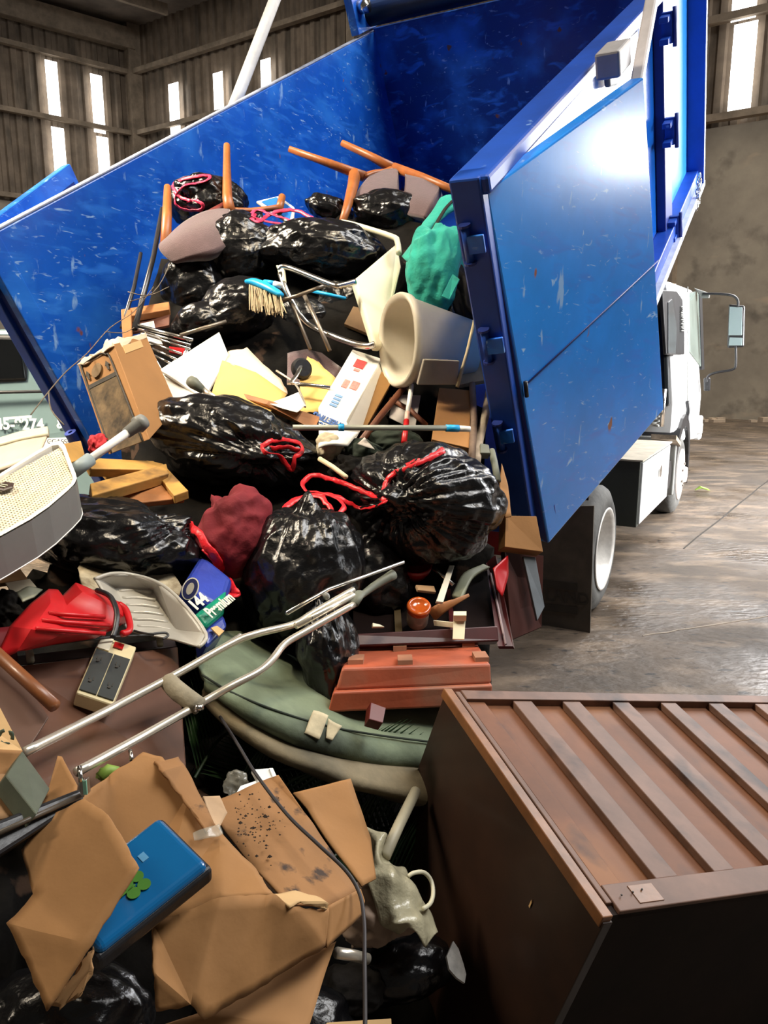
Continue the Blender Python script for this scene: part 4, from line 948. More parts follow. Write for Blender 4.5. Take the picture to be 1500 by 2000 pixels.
sheet('paper_sheet', 'small white paper triangle right of the cream cloth lump', 'paper', [(712, 855, -.14), (732, 878, -.13), (698, 868, -.14)], M('dull_white_paper', (.55, .5, .45), .8), th=.002)
pipe('wooden_stick', 'cream stick poking out between the two middle bags', 'stick', [(624, 896, -.16), (650, 912, -.17), (676, 932, -.18)], .008, M('cream_stick', (.75, .66, .42), .5))
tag(lump('wire_scraps', '', '', 690, 925, 50, 30, -20, 34, HEAPM, off=-.06, low=.35, crease=.25), 'dark crumpled scraps between the two large middle bags', 'scraps', kind='stuff')
wh = thing('bracket_handle', 'dull grey metal latch handle at the right edge behind the large bag', 'handle', Q(950, 900))
slab('handle_plate', [Q(938, 865, -.1), Q(955, 868, -.1), Q(958, 885, -.1), Q(938, 884, -.1)], .03, GREYW, wh, bevel=.004)
tubeobj('handle_arm', [Q(960, 880, -.08), Q(966, 905, -.08), Q(972, 940, -.08)], .012, GREYW, wh, 10)
sheet('cardboard_flap', 'narrow brown cardboard strip along the right post below the handle', 'cardboard', [(980, 905, -.05), (992, 950, -.05), (998, 1010, -.05), (985, 1012, -.05), (974, 950, -.05)], CARD, seed=9)

# ------------------------------------------------------------------ middle of the pile
b = bag('wrinkled black rubbish bag with red tie lying left of centre', 450, 868, 172, 92, -17, 41, off=-.16, knot=(545, 900), lev=6, rd=.17, np_=26, pleat=.16)
ribbon(b, [(512, 872), (530, 862), (560, 858), (588, 868), (590, 880), (575, 895), (572, 918), (560, 908), (548, 892), (520, 885), (512, 872), (535, 875), (560, 872), (584, 880)], REDTIE, .0085)
b2_ = bag('large shiny black rubbish bag knotted with red drawstring, right of centre', 832, 985, 158, 128, -8, 42, off=-.15, knot=(754, 978), lev=6, rd=.24, np_=34, pleat=.20, tuft=.1)
ribbon(b2_, [(868, 880), (840, 895), (800, 912), (770, 925), (756, 945), (752, 975), (750, 950), (762, 930), (800, 905), (845, 888), (866, 876)], REDTIE, .008)
ribbon(b2_, [(752, 977), (715, 962), (680, 948), (645, 935), (610, 930), (592, 942), (598, 958), (630, 962), (660, 975), (672, 990), (655, 1005), (640, 985), (620, 968), (580, 975), (552, 995), (546, 1010), (560, 990), (600, 968), (640, 965), (668, 975), (700, 990), (730, 990), (752, 979)], REDTIE, .0085, off=-.02)
bag('black rubbish bag spreading to the left below the yellow wood', 225, 1055, 178, 84, -10, 43, off=-.12, knot=(375, 1010), lev=6, rd=.18, np_=24, pleat=.15)
b3 = bag('upright black rubbish bag in the centre above the crutches', 592, 1120, 122, 150, -22, 44, off=-.17, knot=(600, 985), lev=6, rd=.20, np_=24, pleat=.12)
bag('creased black rubbish bag hanging beside the terracotta planter', 640, 1270, 62, 105, 8, 45, off=-.12, knot=(620, 1165), lev=6, rd=.15, np_=20, pleat=.14)
bag('black rubbish bag in the deep shade below the large right bag', 735, 1130, 70, 90, 0, 46, off=.06)
# maroon cloth with red strap
mc = lump('cloth_bundle', '', '', 462, 1040, 72, 92, -28, 51, MCLOTH, off=-.16, low=.16, crease=.01, fold=.03, lev=6, knot=(410, 965), pleat=.24, np_=9, tuft=.35, rd=.12)
tag(mc, 'maroon cloth bundle between the left and centre black bags', 'cloth')
ribbon(mc, [(366, 1020, -.02), (385, 1040), (405, 1068), (425, 1095), (440, 1125), (455, 1150, -.01), (460, 1162, -.01), (450, 1162), (438, 1130), (420, 1098), (398, 1070)], REDTIE, .012, name='strap', off=-.02)
# yellow timber at left
wp = thing('broken_pallet', 'broken yellow pine pallet under the brown carton', 'pallet', Q(240, 930))
for pts, th in (([(165, 893, -.1), (300, 900, -.1), (330, 918, -.1), (178, 915, -.1)], .03), ([(176, 944, -.12), (325, 905, -.1), (330, 925, -.1), (180, 968, -.12)], .035), ([(195, 905, -.06), (228, 905, -.06), (255, 930, -.06), (225, 935, -.06)], .03), ([(285, 898, -.07), (318, 905, -.07), (368, 958, -.08), (340, 968, -.08)], .03)):
    slab('plank', [Q(*p) for p in pts], th, WOODY, wp, bevel=.003)
slab('plank', [Q(*p) for p in [(200, 955, -.02), (330, 925, -.02), (362, 972, -.04), (240, 985, -.04)]], .02, WOODO, wp, bevel=.003)
board('pine_offcut', 'short pine offcut against the foot of the left post', 'wood', [(118, 868, -.25), (158, 860, -.2), (168, 895, -.2), (130, 905, -.25)], .04, WOODY)
tag(lump('rag', '', '', 192, 868, 18, 20, 0, 52, M('red_cloth', (.5, .02, .03), .8), off=-.1, low=.3), 'small red cloth scrap left of the big brown carton', 'cloth')
# white pole with grey ends
gp = thing('walking_stick', 'white tube with grey rubber tip pointing up from the fan', 'tube', Q(215, 875, -.4))
e1_, e2_ = P(165, 905, 1.98), P(258, 838, 2.10)
tubeobj('tube', [e1_, e2_], .011, WHITE, gp, 14)
tubeobj('rubber_tip', [e1_.lerp(e2_, .88), e1_.lerp(e2_, 1.12), e1_.lerp(e2_, 1.13), e1_.lerp(e2_, 1.26)], [.015, .018, .024, .021], GREYP, gp, 18)
tubeobj('sleeve', [e1_.lerp(e2_, -.22), e1_.lerp(e2_, .12)], .018, M('blue_grey_plastic', (.30, .36, .37), .5), gp, 14)
# fan with grille
fn = thing('box_fan', 'white rounded box fan with mesh grille and grey side at the left edge', 'fan', P(40, 980, 1.9))
F0, F1, F2 = P(150, 932, 1.86), P(118, 862, 2.02), P(0, 1048, 1.62)
fx = (F0-F2).normalized(); fn_ = (F1-F0).cross(F2-F0).normalized(); fn_ = fn_ if fn_.dot(F0-CAM) < 0 else -fn_
def fpl(x, y, off=0): return onplane(x, y, F0+fn_*off, fn_)
outl = [(-160, 1130), (-160, 1010), (0, 925), (70, 882), (104, 863), (118, 861), (127, 870), (136, 895), (148, 925), (150, 934), (146, 944), (130, 960), (95, 990), (60, 1014), (0, 1047)]
op = [fpl(*p) for p in outl]
ctr = sum(op, V((0, 0, 0)))/len(op)
inn = [ctr+(p-ctr)*.90 for p in op]
side_dir = -fn_*.10
k = len(op)
MB().add(op+inn+[p-fn_*.02 for p in inn]+[p+side_dir for p in op], [(i, (i+1) % k, k+(i+1) % k, k+i) for i in range(k)]+[(k+i, k+(i+1) % k, 2*k+(i+1) % k, 2*k+i) for i in range(k)]).build('front_frame', WHITE, fn)
MB().add([p-fn_*.004 for p in op]+[p+side_dir*1.0 for p in op], [(i, (i+1) % k, k+(i+1) % k, k+i) for i in range(k)]+[tuple(range(k, 2*k))]).build('housing', GREYP, fn)
MB().tube([p+side_dir for p in op]+[op[0]+side_dir], .0016, 5).build('housing_rim', WHITE, fn)
MB().add([p-fn_*.03 for p in inn], [tuple(range(k))]).build('grille_backing', M('dim_interior', (.16, .11, .08), .8), fn, solid=.002)
gx = fx; gy = fn_.cross(gx).normalized(); gy = gy if gy.dot(F1-F0) > 0 else -gy
gr = MB()
def clip(o, d):   # clip a line to the inner outline (convex)
    lo, hi = -9, 9
    for i in range(k):
        a = inn[i]; e = inn[(i+1) % k]-a; m_ = fn_.cross(e)
        if m_.dot(ctr-a) < 0: m_ = -m_
        s = m_.dot(d); c_ = m_.dot(a-o)
        if abs(s) < 1e-9:
            if c_ > 0: return None
            continue
        t = c_/s
        if s > 0: lo = max(lo, t)
        else: hi = min(hi, t)
    return (lo, hi) if hi > lo else None
for i in range(-40, 41):
    for d, e, st, wd in ((gx, gy, .0085, .0022), (gy, gx, .0085, .0024)):
        o_ = ctr+e*(i*st)
        c_ = clip(o_, d)
        if c_: gr.box(o_+d*c_[0]-e*wd-fn_*.012, d*(c_[1]-c_[0]), e*wd*2, fn_*.004)
gr.build('grille', M('cream_grille', (.80, .70, .52), .5, 0, .1, 12), fn)
c = fpl(10, 952, .0)
bd = MB().lathe(c, fn_, [(0, .0), (0, .020), (.004, .022), (.006, .018), (.006, 0)], 6).build('badge', M('dark_badge', (.05, .03, .025), .4), fn)
for i in range(2): MB().box(c+fn_*.006+gx*(-.010+.008*i)-gy*.008, gx*.003, gy*.018, fn_*.002).build('badge_stripe', CREAM, bd)
# tray with white lumps above the fan
tr = thing('plastic_tub', 'beige plastic tub with white foam inside behind the fan', 'tub', P(30, 890, 2.2))
q = [P(-120, 905, 2.25), P(95, 838, 2.25), P(93, 850, 2.2), P(76, 892, 2.12)]
grid([[P(-120, 868, 2.3), P(-20, 862, 2.3), P(40, 846, 2.3), P(94, 836, 2.28)], [P(-120, 885, 2.22), P(-20, 875, 2.22), P(40, 860, 2.22), P(95, 850, 2.22)]], CREAM, 'tub_rim', tr, 4, .012)
grid([[P(-120, 882, 2.23), P(-20, 875, 2.23), P(40, 860, 2.23), P(93, 851, 2.23)], [P(-120, 940, 2.1), P(-20, 925, 2.1), P(40, 905, 2.1), P(74, 893, 2.1)]], M('beige_plastic', (.62, .52, .40), .5), 'tub_wall', tr, 4, .006)
lump('foam_lump', '', '', -10, 915, 60, 34, 20, 53, PAPER, off=.05, low=.15, crease=.05, parent=tr)
# ------------------------------------------------------------------ lower pile
# paint tray, cloudy plastic
tr = thing('plastic_tray', 'cloudy white ribbed plastic tray inside a stained clear tray, left of the blue pack', 'tray', Q(280, 1180))
grid([[Q(152, 1112, .03), Q(170, 1098, .04), Q(240, 1088, .05), Q(290, 1078, .05), Q(322, 1095, .03)],
      [Q(158, 1135, -.04), Q(185, 1125, -.01), Q(240, 1115, 0), Q(290, 1108, 0), Q(348, 1135, -.03)],
      [Q(165, 1160, -.06), Q(190, 1150, -.04), Q(240, 1140, -.03), Q(300, 1140, -.02), Q(375, 1180, -.05)]], M('stained_clear_plastic', (.60, .53, .38), .35, 0, .35, 22, .2, 20, col2=(.20, .15, .09), coat=.3), 'outer_tray', tr, 5, .006, .003, 20)
CLT = M('milky_plastic', (.44, .42, .37), .28, 0, .06, 8, .1, 15, coat=.3)
tp0 = [(185, 1131, -.12), (215, 1121, -.13), (255, 1122, -.13), (310, 1139, -.14), (355, 1176, -.15), (402, 1238, -.16), (388, 1264, -.15), (340, 1250, -.10), (250, 1232, -.08),
       (222, 1148, -.05), (300, 1152, -.06), (345, 1232, -.07), (262, 1224, -.05)]
folded('milky_tray', [Q(*p) for p in tp0], [(0, 1, 9), (1, 2, 10, 9), (2, 3, 10), (3, 4, 11, 10), (4, 5, 6, 11), (6, 7, 11), (7, 8, 12, 11), (8, 0, 9, 12), (9, 10, 11, 12)], CLT, tr, .005, .0005, 5, 2, soft=1)
for t in range(6):
    u = t/5.5+.04; a_ = (224+u*40, 1152+u*76); b2 = (300+u*44, 1155+u*80)
    tubeobj('tray_rib', [Q(a_[0]+6, a_[1], -.055), Q((a_[0]+b2[0])/2, (a_[1]+b2[1])/2-3, -.062), Q(b2[0]-6, b2[1], -.066)], .0055, CLT, tr, 8, 3)
tubeobj('tray_rim', [Q(p[0], p[1], p[2]) for p in tp0[:7]], .005, CLT, tr, 8, 4)
# red container
rc = thing('moulded_tray', 'bright red moulded plastic tray with ribs lying on the left of the pile', 'tray', Q(120, 1220))
pts = [(-10, 1290, -.05), (20, 1225, -.12), (60, 1180, -.12), (95, 1152, -.12), (112, 1153, -.12), (122, 1165, -.10), (148, 1140, -.14), (172, 1150, -.14), (235, 1178, -.14), (246, 1190, -.12), (250, 1212, -.10), (186, 1246, -.12), (110, 1256, -.12), (34, 1272, -.12), (60, 1230, -.20), (100, 1178, -.20), (128, 1184, -.17), (160, 1158, -.20), (225, 1190, -.20), (222, 1222, -.18), (120, 1240, -.19)]
pq = [Q(*p) for p in pts]
folded('moulded_shell', pq, [(0, 1, 14, 13), (1, 2, 15, 14), (2, 3, 15), (3, 4, 15), (4, 5, 16, 15), (5, 6, 17, 16), (6, 7, 17), (7, 8, 18, 17), (8, 9, 10, 18), (10, 11, 19, 18), (11, 12, 20, 19), (12, 13, 14, 20), (14, 15, 16, 20), (16, 17, 18, 19), (16, 19, 20)], REDPL, rc, .006, .0012, 4, 1)
for (a_, b2) in (((70, 1228), (205, 1238)), ((82, 1212), (214, 1222)), ((95, 1198), (205, 1205))):
    tubeobj('rib', [Q(*a_, -.202), Q(*b2, -.20)], .005, REDPL, rc, 8)
tubeobj('rim_handle', [Q(232, 1180, -.15), Q(246, 1192, -.15), Q(254, 1222, -.14), Q(250, 1234, -.14), Q(238, 1238, -.14)], .008, REDPL, rc, 8, 4)
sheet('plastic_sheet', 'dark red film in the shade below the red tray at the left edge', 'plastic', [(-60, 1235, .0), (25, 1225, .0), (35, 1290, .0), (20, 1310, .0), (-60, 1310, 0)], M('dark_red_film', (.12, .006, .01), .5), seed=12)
# cable and wire hanger
pipe('black_cable', 'black power cable looping over the red tray to the socket block', 'cable', [(190, 1153, -.18), (215, 1165, -.24), (228, 1195, -.26), (226, 1225, -.24), (220, 1245, -.22)], .006, BLACKP, 4)
hg = thing('wire_hanger', 'dark wire hanger lying over the ribs below the milky tray', 'hanger', Q(290, 1240))
tubeobj('wire', [Q(262, 1232, -.10), Q(290, 1238, -.14), Q(322, 1236, -.14), Q(328, 1242, -.14), Q(318, 1248, -.14)], .003, DGREY, hg, 6, 4)
tubeobj('wire', [Q(100, 1258, -.10), Q(200, 1246, -.10), Q(300, 1240, -.10)], .003, DGREY, hg, 6, 4)
# blue/green pack
pk = thing('drink_pack', 'blue and green shrink-wrapped pack marked 144 under the maroon cloth', 'pack', Q(400, 1150))
q = [Q(392, 1080, -.08), Q(448, 1120, -.10), Q(425, 1232, -.13), Q(350, 1148, -.12)]
q = [P(394, 1078, D(394, 1078)-.08), P(458, 1128, D(440, 1130)-.08), P(436, 1196, D(425, 1200)-.10), P(354, 1142, D(360, 1150)-.12)]
slab('pack_body', q, .14, PACKB, pk, bevel=.02, bseg=3)
q2 = [q[3].lerp(q[2], 0)-UP*0, q[2], P(420, 1236, D(420, 1236)-.10), P(392, 1200, D(390, 1200)-.12)]
ga, gb2 = P(366, 1158, D(380, 1160)-.13), P(452, 1158, D(440, 1160)-.10)
qg = [P(381, 1198, D(381, 1198)-.135), P(446, 1148, D(446, 1148)-.115), P(440, 1196, D(440, 1200)-.11), P(404, 1226, D(404, 1226)-.12)]
slab('green_band', qg, .10, PACKG, pk, bevel=.012, bseg=3)
qb = [P(398, 1226, D(398, 1226)-.10), P(438, 1196, D(438, 1196)-.10), P(446, 1222, D(446, 1222)-.09), P(405, 1262, D(405, 1262)-.09)]
slab('pack_end', qb, .08, PACKB, pk, bevel=.012)
qt = [P(412, 1226, D(412, 1226)-.115), P(424, 1222, D(424, 1222)-.115), P(438, 1232, D(438, 1232)-.115), P(428, 1242, D(428, 1242)-.115)]
slab('sticker', qt, .004, CARDL, pk)
xd = (qg[1]-qg[0]).normalized(); yd = (qg[0]-qg[3])
CRM = M('cream_ink', (.72, .70, .58), .5)
text('lettering', '144', P(381, 1193, D(381, 1193)-.145), xd, .042, CRM, pk, yd=yd, bold=.002)
text('lettering', 'Premium', P(413, 1207, D(413, 1207)-.15), xd, .042, CRM, pk, yd=yd, bold=.0015, sx=.72)
cc = P(372, 1150, D(372, 1150)-.14); an = (-Fv+Uv*.2).normalized()
def disc(c, ax, up_, ru, rs, n=24, th=.002):
    ax = V(ax).normalized(); u = (V(up_)-ax*V(up_).dot(ax)).normalized(); s = ax.cross(u)
    pts = [c+u*math.cos(2*math.pi*i/n)*ru+s*math.sin(2*math.pi*i/n)*rs for i in range(n)]
    return pts+[p+ax*th for p in pts], [tuple(range(n)), tuple(range(2*n-1, n-1, -1))]+[(i, (i+1) % n, n+(i+1) % n, n+i) for i in range(n)]
for ru, rs, th, m_ in ((.030, .021, .002, CRM), (.027, .018, .003, M('navy_ink', (.01, .015, .08), .5)), (.016, .009, .004, M('grey_ink', (.40, .38, .33), .5))):
    v_, f_ = disc(cc, an, Uv+Rv*.35, ru, rs, 24, th); mk('oval_badge', v_, f_, m_, pk)

# brown metal/laminate cabinet panel
lm = thing('laminate_cabinet', 'glossy brown laminated panel lying under the socket block and crutches', 'panel', Q(210, 1400))
q = [Q(28, 1300, -.02), Q(348, 1262, -.02), Q(366, 1520, .02), Q(60, 1560, .02)]
slab('panel_top', q, .05, LAM, lm, bevel=.004)
q = [Q(-60, 1300, -.02), Q(30, 1300, -.02), Q(82, 1440, -.02), Q(-60, 1520, .0)]
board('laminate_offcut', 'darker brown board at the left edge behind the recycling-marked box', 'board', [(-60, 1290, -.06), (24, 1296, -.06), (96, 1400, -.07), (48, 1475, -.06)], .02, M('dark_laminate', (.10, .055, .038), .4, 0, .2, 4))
board('laminate_offcut', 'dark brown board face below the red tray at its left end', 'board', [(20, 1282, .03), (340, 1246, .03), (346, 1262, .03), (22, 1302, .03)], .02, M('shadow_board', (.035, .015, .012), .5))  # laminate brown darkened as in shade below the red tray
for i, (x, y) in enumerate(((57, 1278), (310, 1246))):
    tubeobj('peg', [Q(x, y-8, -.03), Q(x+3, y+14, -.03)], .008, M('bone_plastic', (.4, .37, .28), .5), lm, 8)
pipe('chair_leg', 'round brown wooden leg at the left edge above the recycling-marked box', 'chair leg', [(-40, 1246, -.12), (55, 1332, -.13), (106, 1379, -.14)], .0125, M('light_brown_leg', (.20, .065, .018), .45, 0, .25, 8, .1, 20, coat=.2), n=14)
# power block
pb_ = thing('power_strip', 'beige power socket block with two dark panels and red switch', 'power strip', Q(210, 1310, -.1))
q = [Q(197, 1241, -.07), Q(267, 1263, -.08), Q(221, 1376, -.07), Q(149, 1352, -.06)]
slab('housing', q, .035, M('aged_cream_plastic', (.66, .57, .34), .5, 0, .08, 10), pb_, bevel=.004)
dk = M('charcoal_plastic', (.028, .032, .030), .55, 0, .2, 15)
p1 = patch('socket_panel', q, .04, .50, .27, .96, dk, pb_, off=-.004); p2 = patch('socket_panel', q, .53, .97, .27, .96, dk, pb_, off=-.004)
patch('red_switch', q, .42, .68, .06, .15, M('red_switch_plastic', (.45, .01, .01), .3), pb_, off=-.005)
patch('top_label', q, .04, .36, .02, .24, M('pale_label', (.74, .68, .52), .35), pb_, off=-.0038)
for u_, v_, par in ((.20, .42, p1), (.22, .76, p1), (.72, .42, p2), (.74, .76, p2)):
    for du in (-.06, .05): patch('socket_slot', q, u_+du, u_+du+.022, v_-.03, v_+.02, INK, par, off=-.0055, th=.002)
    v2, f2 = disc(deck(q, u_, v_+.05, -.0055), -awayn(q), Uv, .0035, .0035, 10, .001); mk('earth_hole', v2, f2, INK, par)
# crutches
for nm, lab, tubes, ext in (('crutch', 'upper aluminium crutch reaching from the left edge over the black bag', [(46, 1470, -.10), (200, 1393, -.10), (335, 1322, -.16), (450, 1258, -.24), (500, 1238, -.27), (572, 1220, -.28), (612, 1197, -.29), (690, 1152, -.30)], None),
                            ('crutch', 'lower aluminium crutch with grey hand grip crossing the green cushion', [(150, 1508, -.08), (280, 1437, -.12), (388, 1376, -.18), (455, 1338, -.24), (505, 1312, -.27), (532, 1288, -.28), (556, 1258, -.29), (595, 1234, -.30), (692, 1180, -.32)], None)):
    c_ = thing(nm, lab, 'crutch', Q(400, 1330, -.2), 'aluminium crutches')
    tubeobj('side_tube', [Q(*p) for p in tubes], .0088, ALU, c_, 14, 5)
    if lab.startswith('upper'):
        tubeobj('extension_tube', [Q(560, 1198, -.30), Q(640, 1152, -.30), Q(788, 1098, -.28)], .0055, CHROME, c_, 10)
        for t in (.7,): tubeobj('locking_ring', [Q(590+65*t, 1190-35*t, -.31), Q(593+65*t, 1188-35*t, -.31)], .0100, GREYP, c_, 12)
        tubeobj('inner_rod', [Q(470, 1240, -.24), Q(330, 1330, -.14)], .005, M('shaded_alu', (.30, .28, .24), .4, .6), c_, 8)  # rod in a darker aluminium, shade put into its colour
    else:
        tubeobj('hand_grip', [Q(328, 1330, -.15), Q(350, 1352, -.17), Q(390, 1380, -.19)], [.019, .021, .019], M('worn_foam_grip', (.27, .235, .165), .85, 0, .2, 20, .3, 60), c_, 14, 3)
        tubeobj('adjuster_tube', [Q(578, 1222, -.31), Q(690, 1163, -.32)], .0088, ALU, c_, 12)
        for t in (.18, .36, .5): 
            v2, f2 = disc(Q(592+90*t, 1216-48*t, -.322), -Fv+Uv*.4, Uv, .004, .004, 10); mk('peg_hole', v2, f2, INK, c_)
        tubeobj('clamp', [Q(690, 1180, -.32), Q(704, 1158, -.32)], .015, GREYW, c_, 12, 0, .6)
        tubeobj('rubber_tip', [Q(700, 1168, -.30), Q(730, 1145, -.28), Q(768, 1122, -.26)], [.008, .011, .015], GREYW, c_, 14, 3)
        tubeobj('wing_nut', [Q(382, 1383, -.20), Q(394, 1382, -.20)], .008, CHROME, c_, 8)

# cushion / mattress
mt = thing('mattress', 'sage green mattress sagging under the planter with dirty, shade-darkened beige lower layer', 'mattress', Q(600, 1420))
T_ = [[(392, 1262, .10), (430, 1240, .14), (520, 1250, .25), (640, 1300, .35), (760, 1320, .35), (900, 1330, .35)],
      [(386, 1300, .0), (430, 1300, -.04), (530, 1330, .0), (640, 1360, .05), (750, 1380, .08), (880, 1372, .10)],
      [(392, 1322, -.04), (450, 1352, -.08), (540, 1388, -.10), (640, 1418, -.08), (740, 1436, -.04), (870, 1442, 0)],
      [(400, 1345, -.02), (455, 1385, -.06), (545, 1435, -.08), (645, 1470, -.06), (745, 1488, -.02), (870, 1498, 0)],
      [(408, 1345, .12), (460, 1388, .12), (550, 1440, .12), (650, 1476, .12), (750, 1496, .14), (870, 1506, .18)]]
ft_ = grid([[Q(*p) for p in r] for r in T_], SAGE, 'mattress_cover', mt, 6, .02, .014, 7)
tubeobj('piping_seam', [Q(395, 1318, -.065), Q(452, 1352, -.105), Q(540, 1388, -.125), Q(640, 1418, -.105), Q(740, 1436, -.065), Q(850, 1450, -.03)], .003, M('dark_seam', (.03, .04, .03), .9), ft_, 6, 6)
L_ = [[(400, 1340, .02), (460, 1384, .0), (550, 1432, -.02), (650, 1466, -.02), (750, 1486, .0), (860, 1500, .02)],
      [(396, 1350, .0), (460, 1404, -.05), (545, 1452, -.07), (640, 1490, -.07), (740, 1520, -.04), (850, 1545, -.02)],
      [(402, 1372, .02), (462, 1428, -.02), (545, 1478, -.04), (640, 1516, -.04), (740, 1548, -.02), (845, 1572, 0)],
      [(410, 1372, .16), (470, 1428, .14), (550, 1480, .14), (650, 1522, .14), (750, 1552, .16), (850, 1580, .18)]]
grid([[Q(*p) for p in r] for r in L_], BEIGEF, 'lower_layer', mt, 6, .015, .006, 8)
for q in ([(612, 1388), (641, 1397), (622, 1444), (595, 1433)], [(641, 1402), (668, 1418), (649, 1446), (636, 1440)]):
    grid([[Q(*q[0], -.13), Q(*q[1], -.13)], [Q(*q[3], -.12), Q(*q[2], -.12)]], M('washed_label_cloth', (.52, .45, .30), .9, 0, .2, 30), 'care_label', mt, 5, .003, .004, 20)
# terracotta planter upside down
tp_ = thing('planter', 'terracotta plastic window box lying upside down on the green mattress', 'planter', Q(810, 1330))
a0, a1, a2, a3 = P(684, 1264, 2.30), P(930, 1252, 2.42), P(958, 1296, 2.12), P(668, 1304, 1.98)
b0_, b1_ = P(655, 1350, 1.97), P(960, 1336, 2.11)
b2, b3_ = b1_+(a1-a2)*1.08, b0_+(a0-a3)*1.08
MB().hexa([a0, a1, a2, a3], [b3_, b2, b1_, b0_]).build('planter_body', TERRA, tp_, bevel=.008, bseg=3)
c0_, c1_ = P(650, 1352, 1.95), P(962, 1338, 2.09); d0_, d1_ = P(640, 1392, 1.95), P(960, 1378, 2.09)
bk = (a0-a3)*1.15
MB().hexa([c0_+bk, c1_+bk, c1_, c0_], [d0_+bk, d1_+bk, d1_, d0_]).build('planter_rim', TERRA, tp_, bevel=.006, bseg=3)
tq = [a0, a1, a2, a3]
ft = M('worn_foot_plastic', (.30, .13, .07), .7, 0, .2, 12)
for u_, v_ in ((.03, .62), (.33, .04), (.36, .70), (.86, .02), (.90, .66)): patch('foot_pad', tq, u_, u_+.10, v_, v_+.26, ft, tp_, off=-.012, th=.015)
board('plastic_scrap', 'small dark red lens fragment lying on the green mattress', 'scrap', [(724, 1371, -.20), (754, 1382, -.20), (748, 1412, -.20), (720, 1404, -.20)], .03, M('dark_red_lens', (.10, .008, .006), .35))
# drawer with contents
dr = thing('drawer', 'dark maroon wooden drawer full of odds and ends behind the planter', 'drawer', Q(830, 1200))
d0 = [P(684, 1238, 2.24), P(972, 1222, 2.36), P(975, 1252, 2.34), P(684, 1262, 2.22)]
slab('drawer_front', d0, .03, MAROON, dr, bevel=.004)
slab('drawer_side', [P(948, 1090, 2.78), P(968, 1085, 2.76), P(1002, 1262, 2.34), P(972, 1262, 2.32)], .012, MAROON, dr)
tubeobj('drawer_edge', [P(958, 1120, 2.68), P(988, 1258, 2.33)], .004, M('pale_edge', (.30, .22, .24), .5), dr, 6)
slab('drawer_bottom', [P(690, 1110, 2.75), P(955, 1100, 2.85), P(975, 1240, 2.42), P(690, 1250, 2.32)], .01, M('drawer_floor', (.006, .003, .003), .9, spec=.1), dr)  # bottom blackened, the dark of the drawer's inside is in the colour
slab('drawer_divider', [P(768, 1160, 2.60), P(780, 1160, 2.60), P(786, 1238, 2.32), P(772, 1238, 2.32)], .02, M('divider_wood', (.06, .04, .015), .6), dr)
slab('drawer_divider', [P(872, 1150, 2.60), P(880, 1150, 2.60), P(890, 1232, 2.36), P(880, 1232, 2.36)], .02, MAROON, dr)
jr = thing('glass_jar', 'round jar with glossy orange lid in the maroon drawer', 'jar', P(818, 1186, 2.36))
jc = P(818, 1186, 2.35); ja = (Uv*.75-Fv*.65+Rv*.05).normalized()
MB().lathe(jc-ja*.075, ja, [(0, 0), (0, .030), (.01, .034), (.06, .034), (.065, .03)], 28).build('jar_body', M('jar_glass', (.45, .36, .30), .1, 0, .1, 5, coat=.5), jr, smooth=True)
MB().lathe(jc-ja*.012, ja, [(0, .036), (.016, .038), (.022, .034), (.020, .026), (.016, .024), (.017, 0)], 32).build('jar_lid', M('orange_lid', (.50, .09, .012), .16, 0, .1, 5, coat=.6), jr, smooth=True)
board('card_scrap', 'torn brown card scrap lying above the orange-lidded jar', 'card', [(812, 1142, 0), (848, 1144, 0), (852, 1156, -.02), (816, 1152, -.02)], .01, M('tan_card', (.35, .22, .12), .8))
wd_ = MB().tube([P(842, 1202, 2.38), P(862, 1188, 2.38), P(890, 1175, 2.40), P(916, 1162, 2.42)], [.022, .018, .010, .005], 10, .35, up=-Fv).build('wooden_spatula', WOODO, smooth=True)
tag(wd_, 'tapered brown wooden spatula beside the orange-lidded jar', 'spatula')
board('plastic_bracket', 'upright white plastic strip in the drawer, leaning right', 'bracket', [(878, 1103, -.02), (888, 1104, -.02), (866, 1176, -.14), (852, 1174, -.14)], .01, M('dull_white_plastic', (.55, .52, .43), .5))
wbk = thing('blind_bracket', 'white T-shaped plastic bracket hanging over the drawer front', 'bracket', P(895, 1220, 2.3))
slab('bracket_plate', [P(886, 1198, 2.30), P(910, 1198, 2.30), P(907, 1249, 2.26), P(884, 1248, 2.26)], .006, CREAM, wbk, bevel=.001)
slab('bracket_lip', [P(886, 1194, 2.29), P(911, 1194, 2.29), P(911, 1202, 2.27), P(886, 1202, 2.27)], .02, CREAM, wbk)
slab('bracket_arm', [P(846, 1212, 2.34), P(886, 1216, 2.31), P(886, 1226, 2.31), P(848, 1222, 2.34)], .006, CREAM, wbk)
board('plastic_scrap', 'little white plastic wedge at the left end of the drawer front', 'scrap', [(728, 1216, -.02), (742, 1219, -.02), (752, 1224, -.02), (728, 1224, -.02)], .01, CREAM)
grid([[P(942, 1104, 2.62), P(905, 1122, 2.58), P(890, 1152, 2.52), P(884, 1166, 2.50)], [P(955, 1110, 2.62), P(925, 1128, 2.58), P(908, 1158, 2.50), P(903, 1172, 2.48)]], M('dull_green_plastic', (.24, .25, .17), .5), 'curved_pipe', None, 4, .02)
tag(bpy.data.objects['curved_pipe'], 'curved grey-green plastic pipe section at the back of the drawer', 'pipe')
pipe('metal_rod', 'short silver rod at the back of the drawer', 'rod', [(845, 1108, .0), (885, 1142, -.05)], .006, CHROME)
o = MB().lathe(P(812, 1112, 2.55), (Uv-Fv*.6), [(-.03, 0), (-.03, .03), (0, .05), (.02, .055), (.02, .048), (0, .04), (-.02, 0)], 24).build('red_bowl', M('dark_red_plastic', (.28, .01, .015), .3, coat=.3), smooth=True)
tag(o, 'dark red plastic bowl under the large right bag', 'bowl')
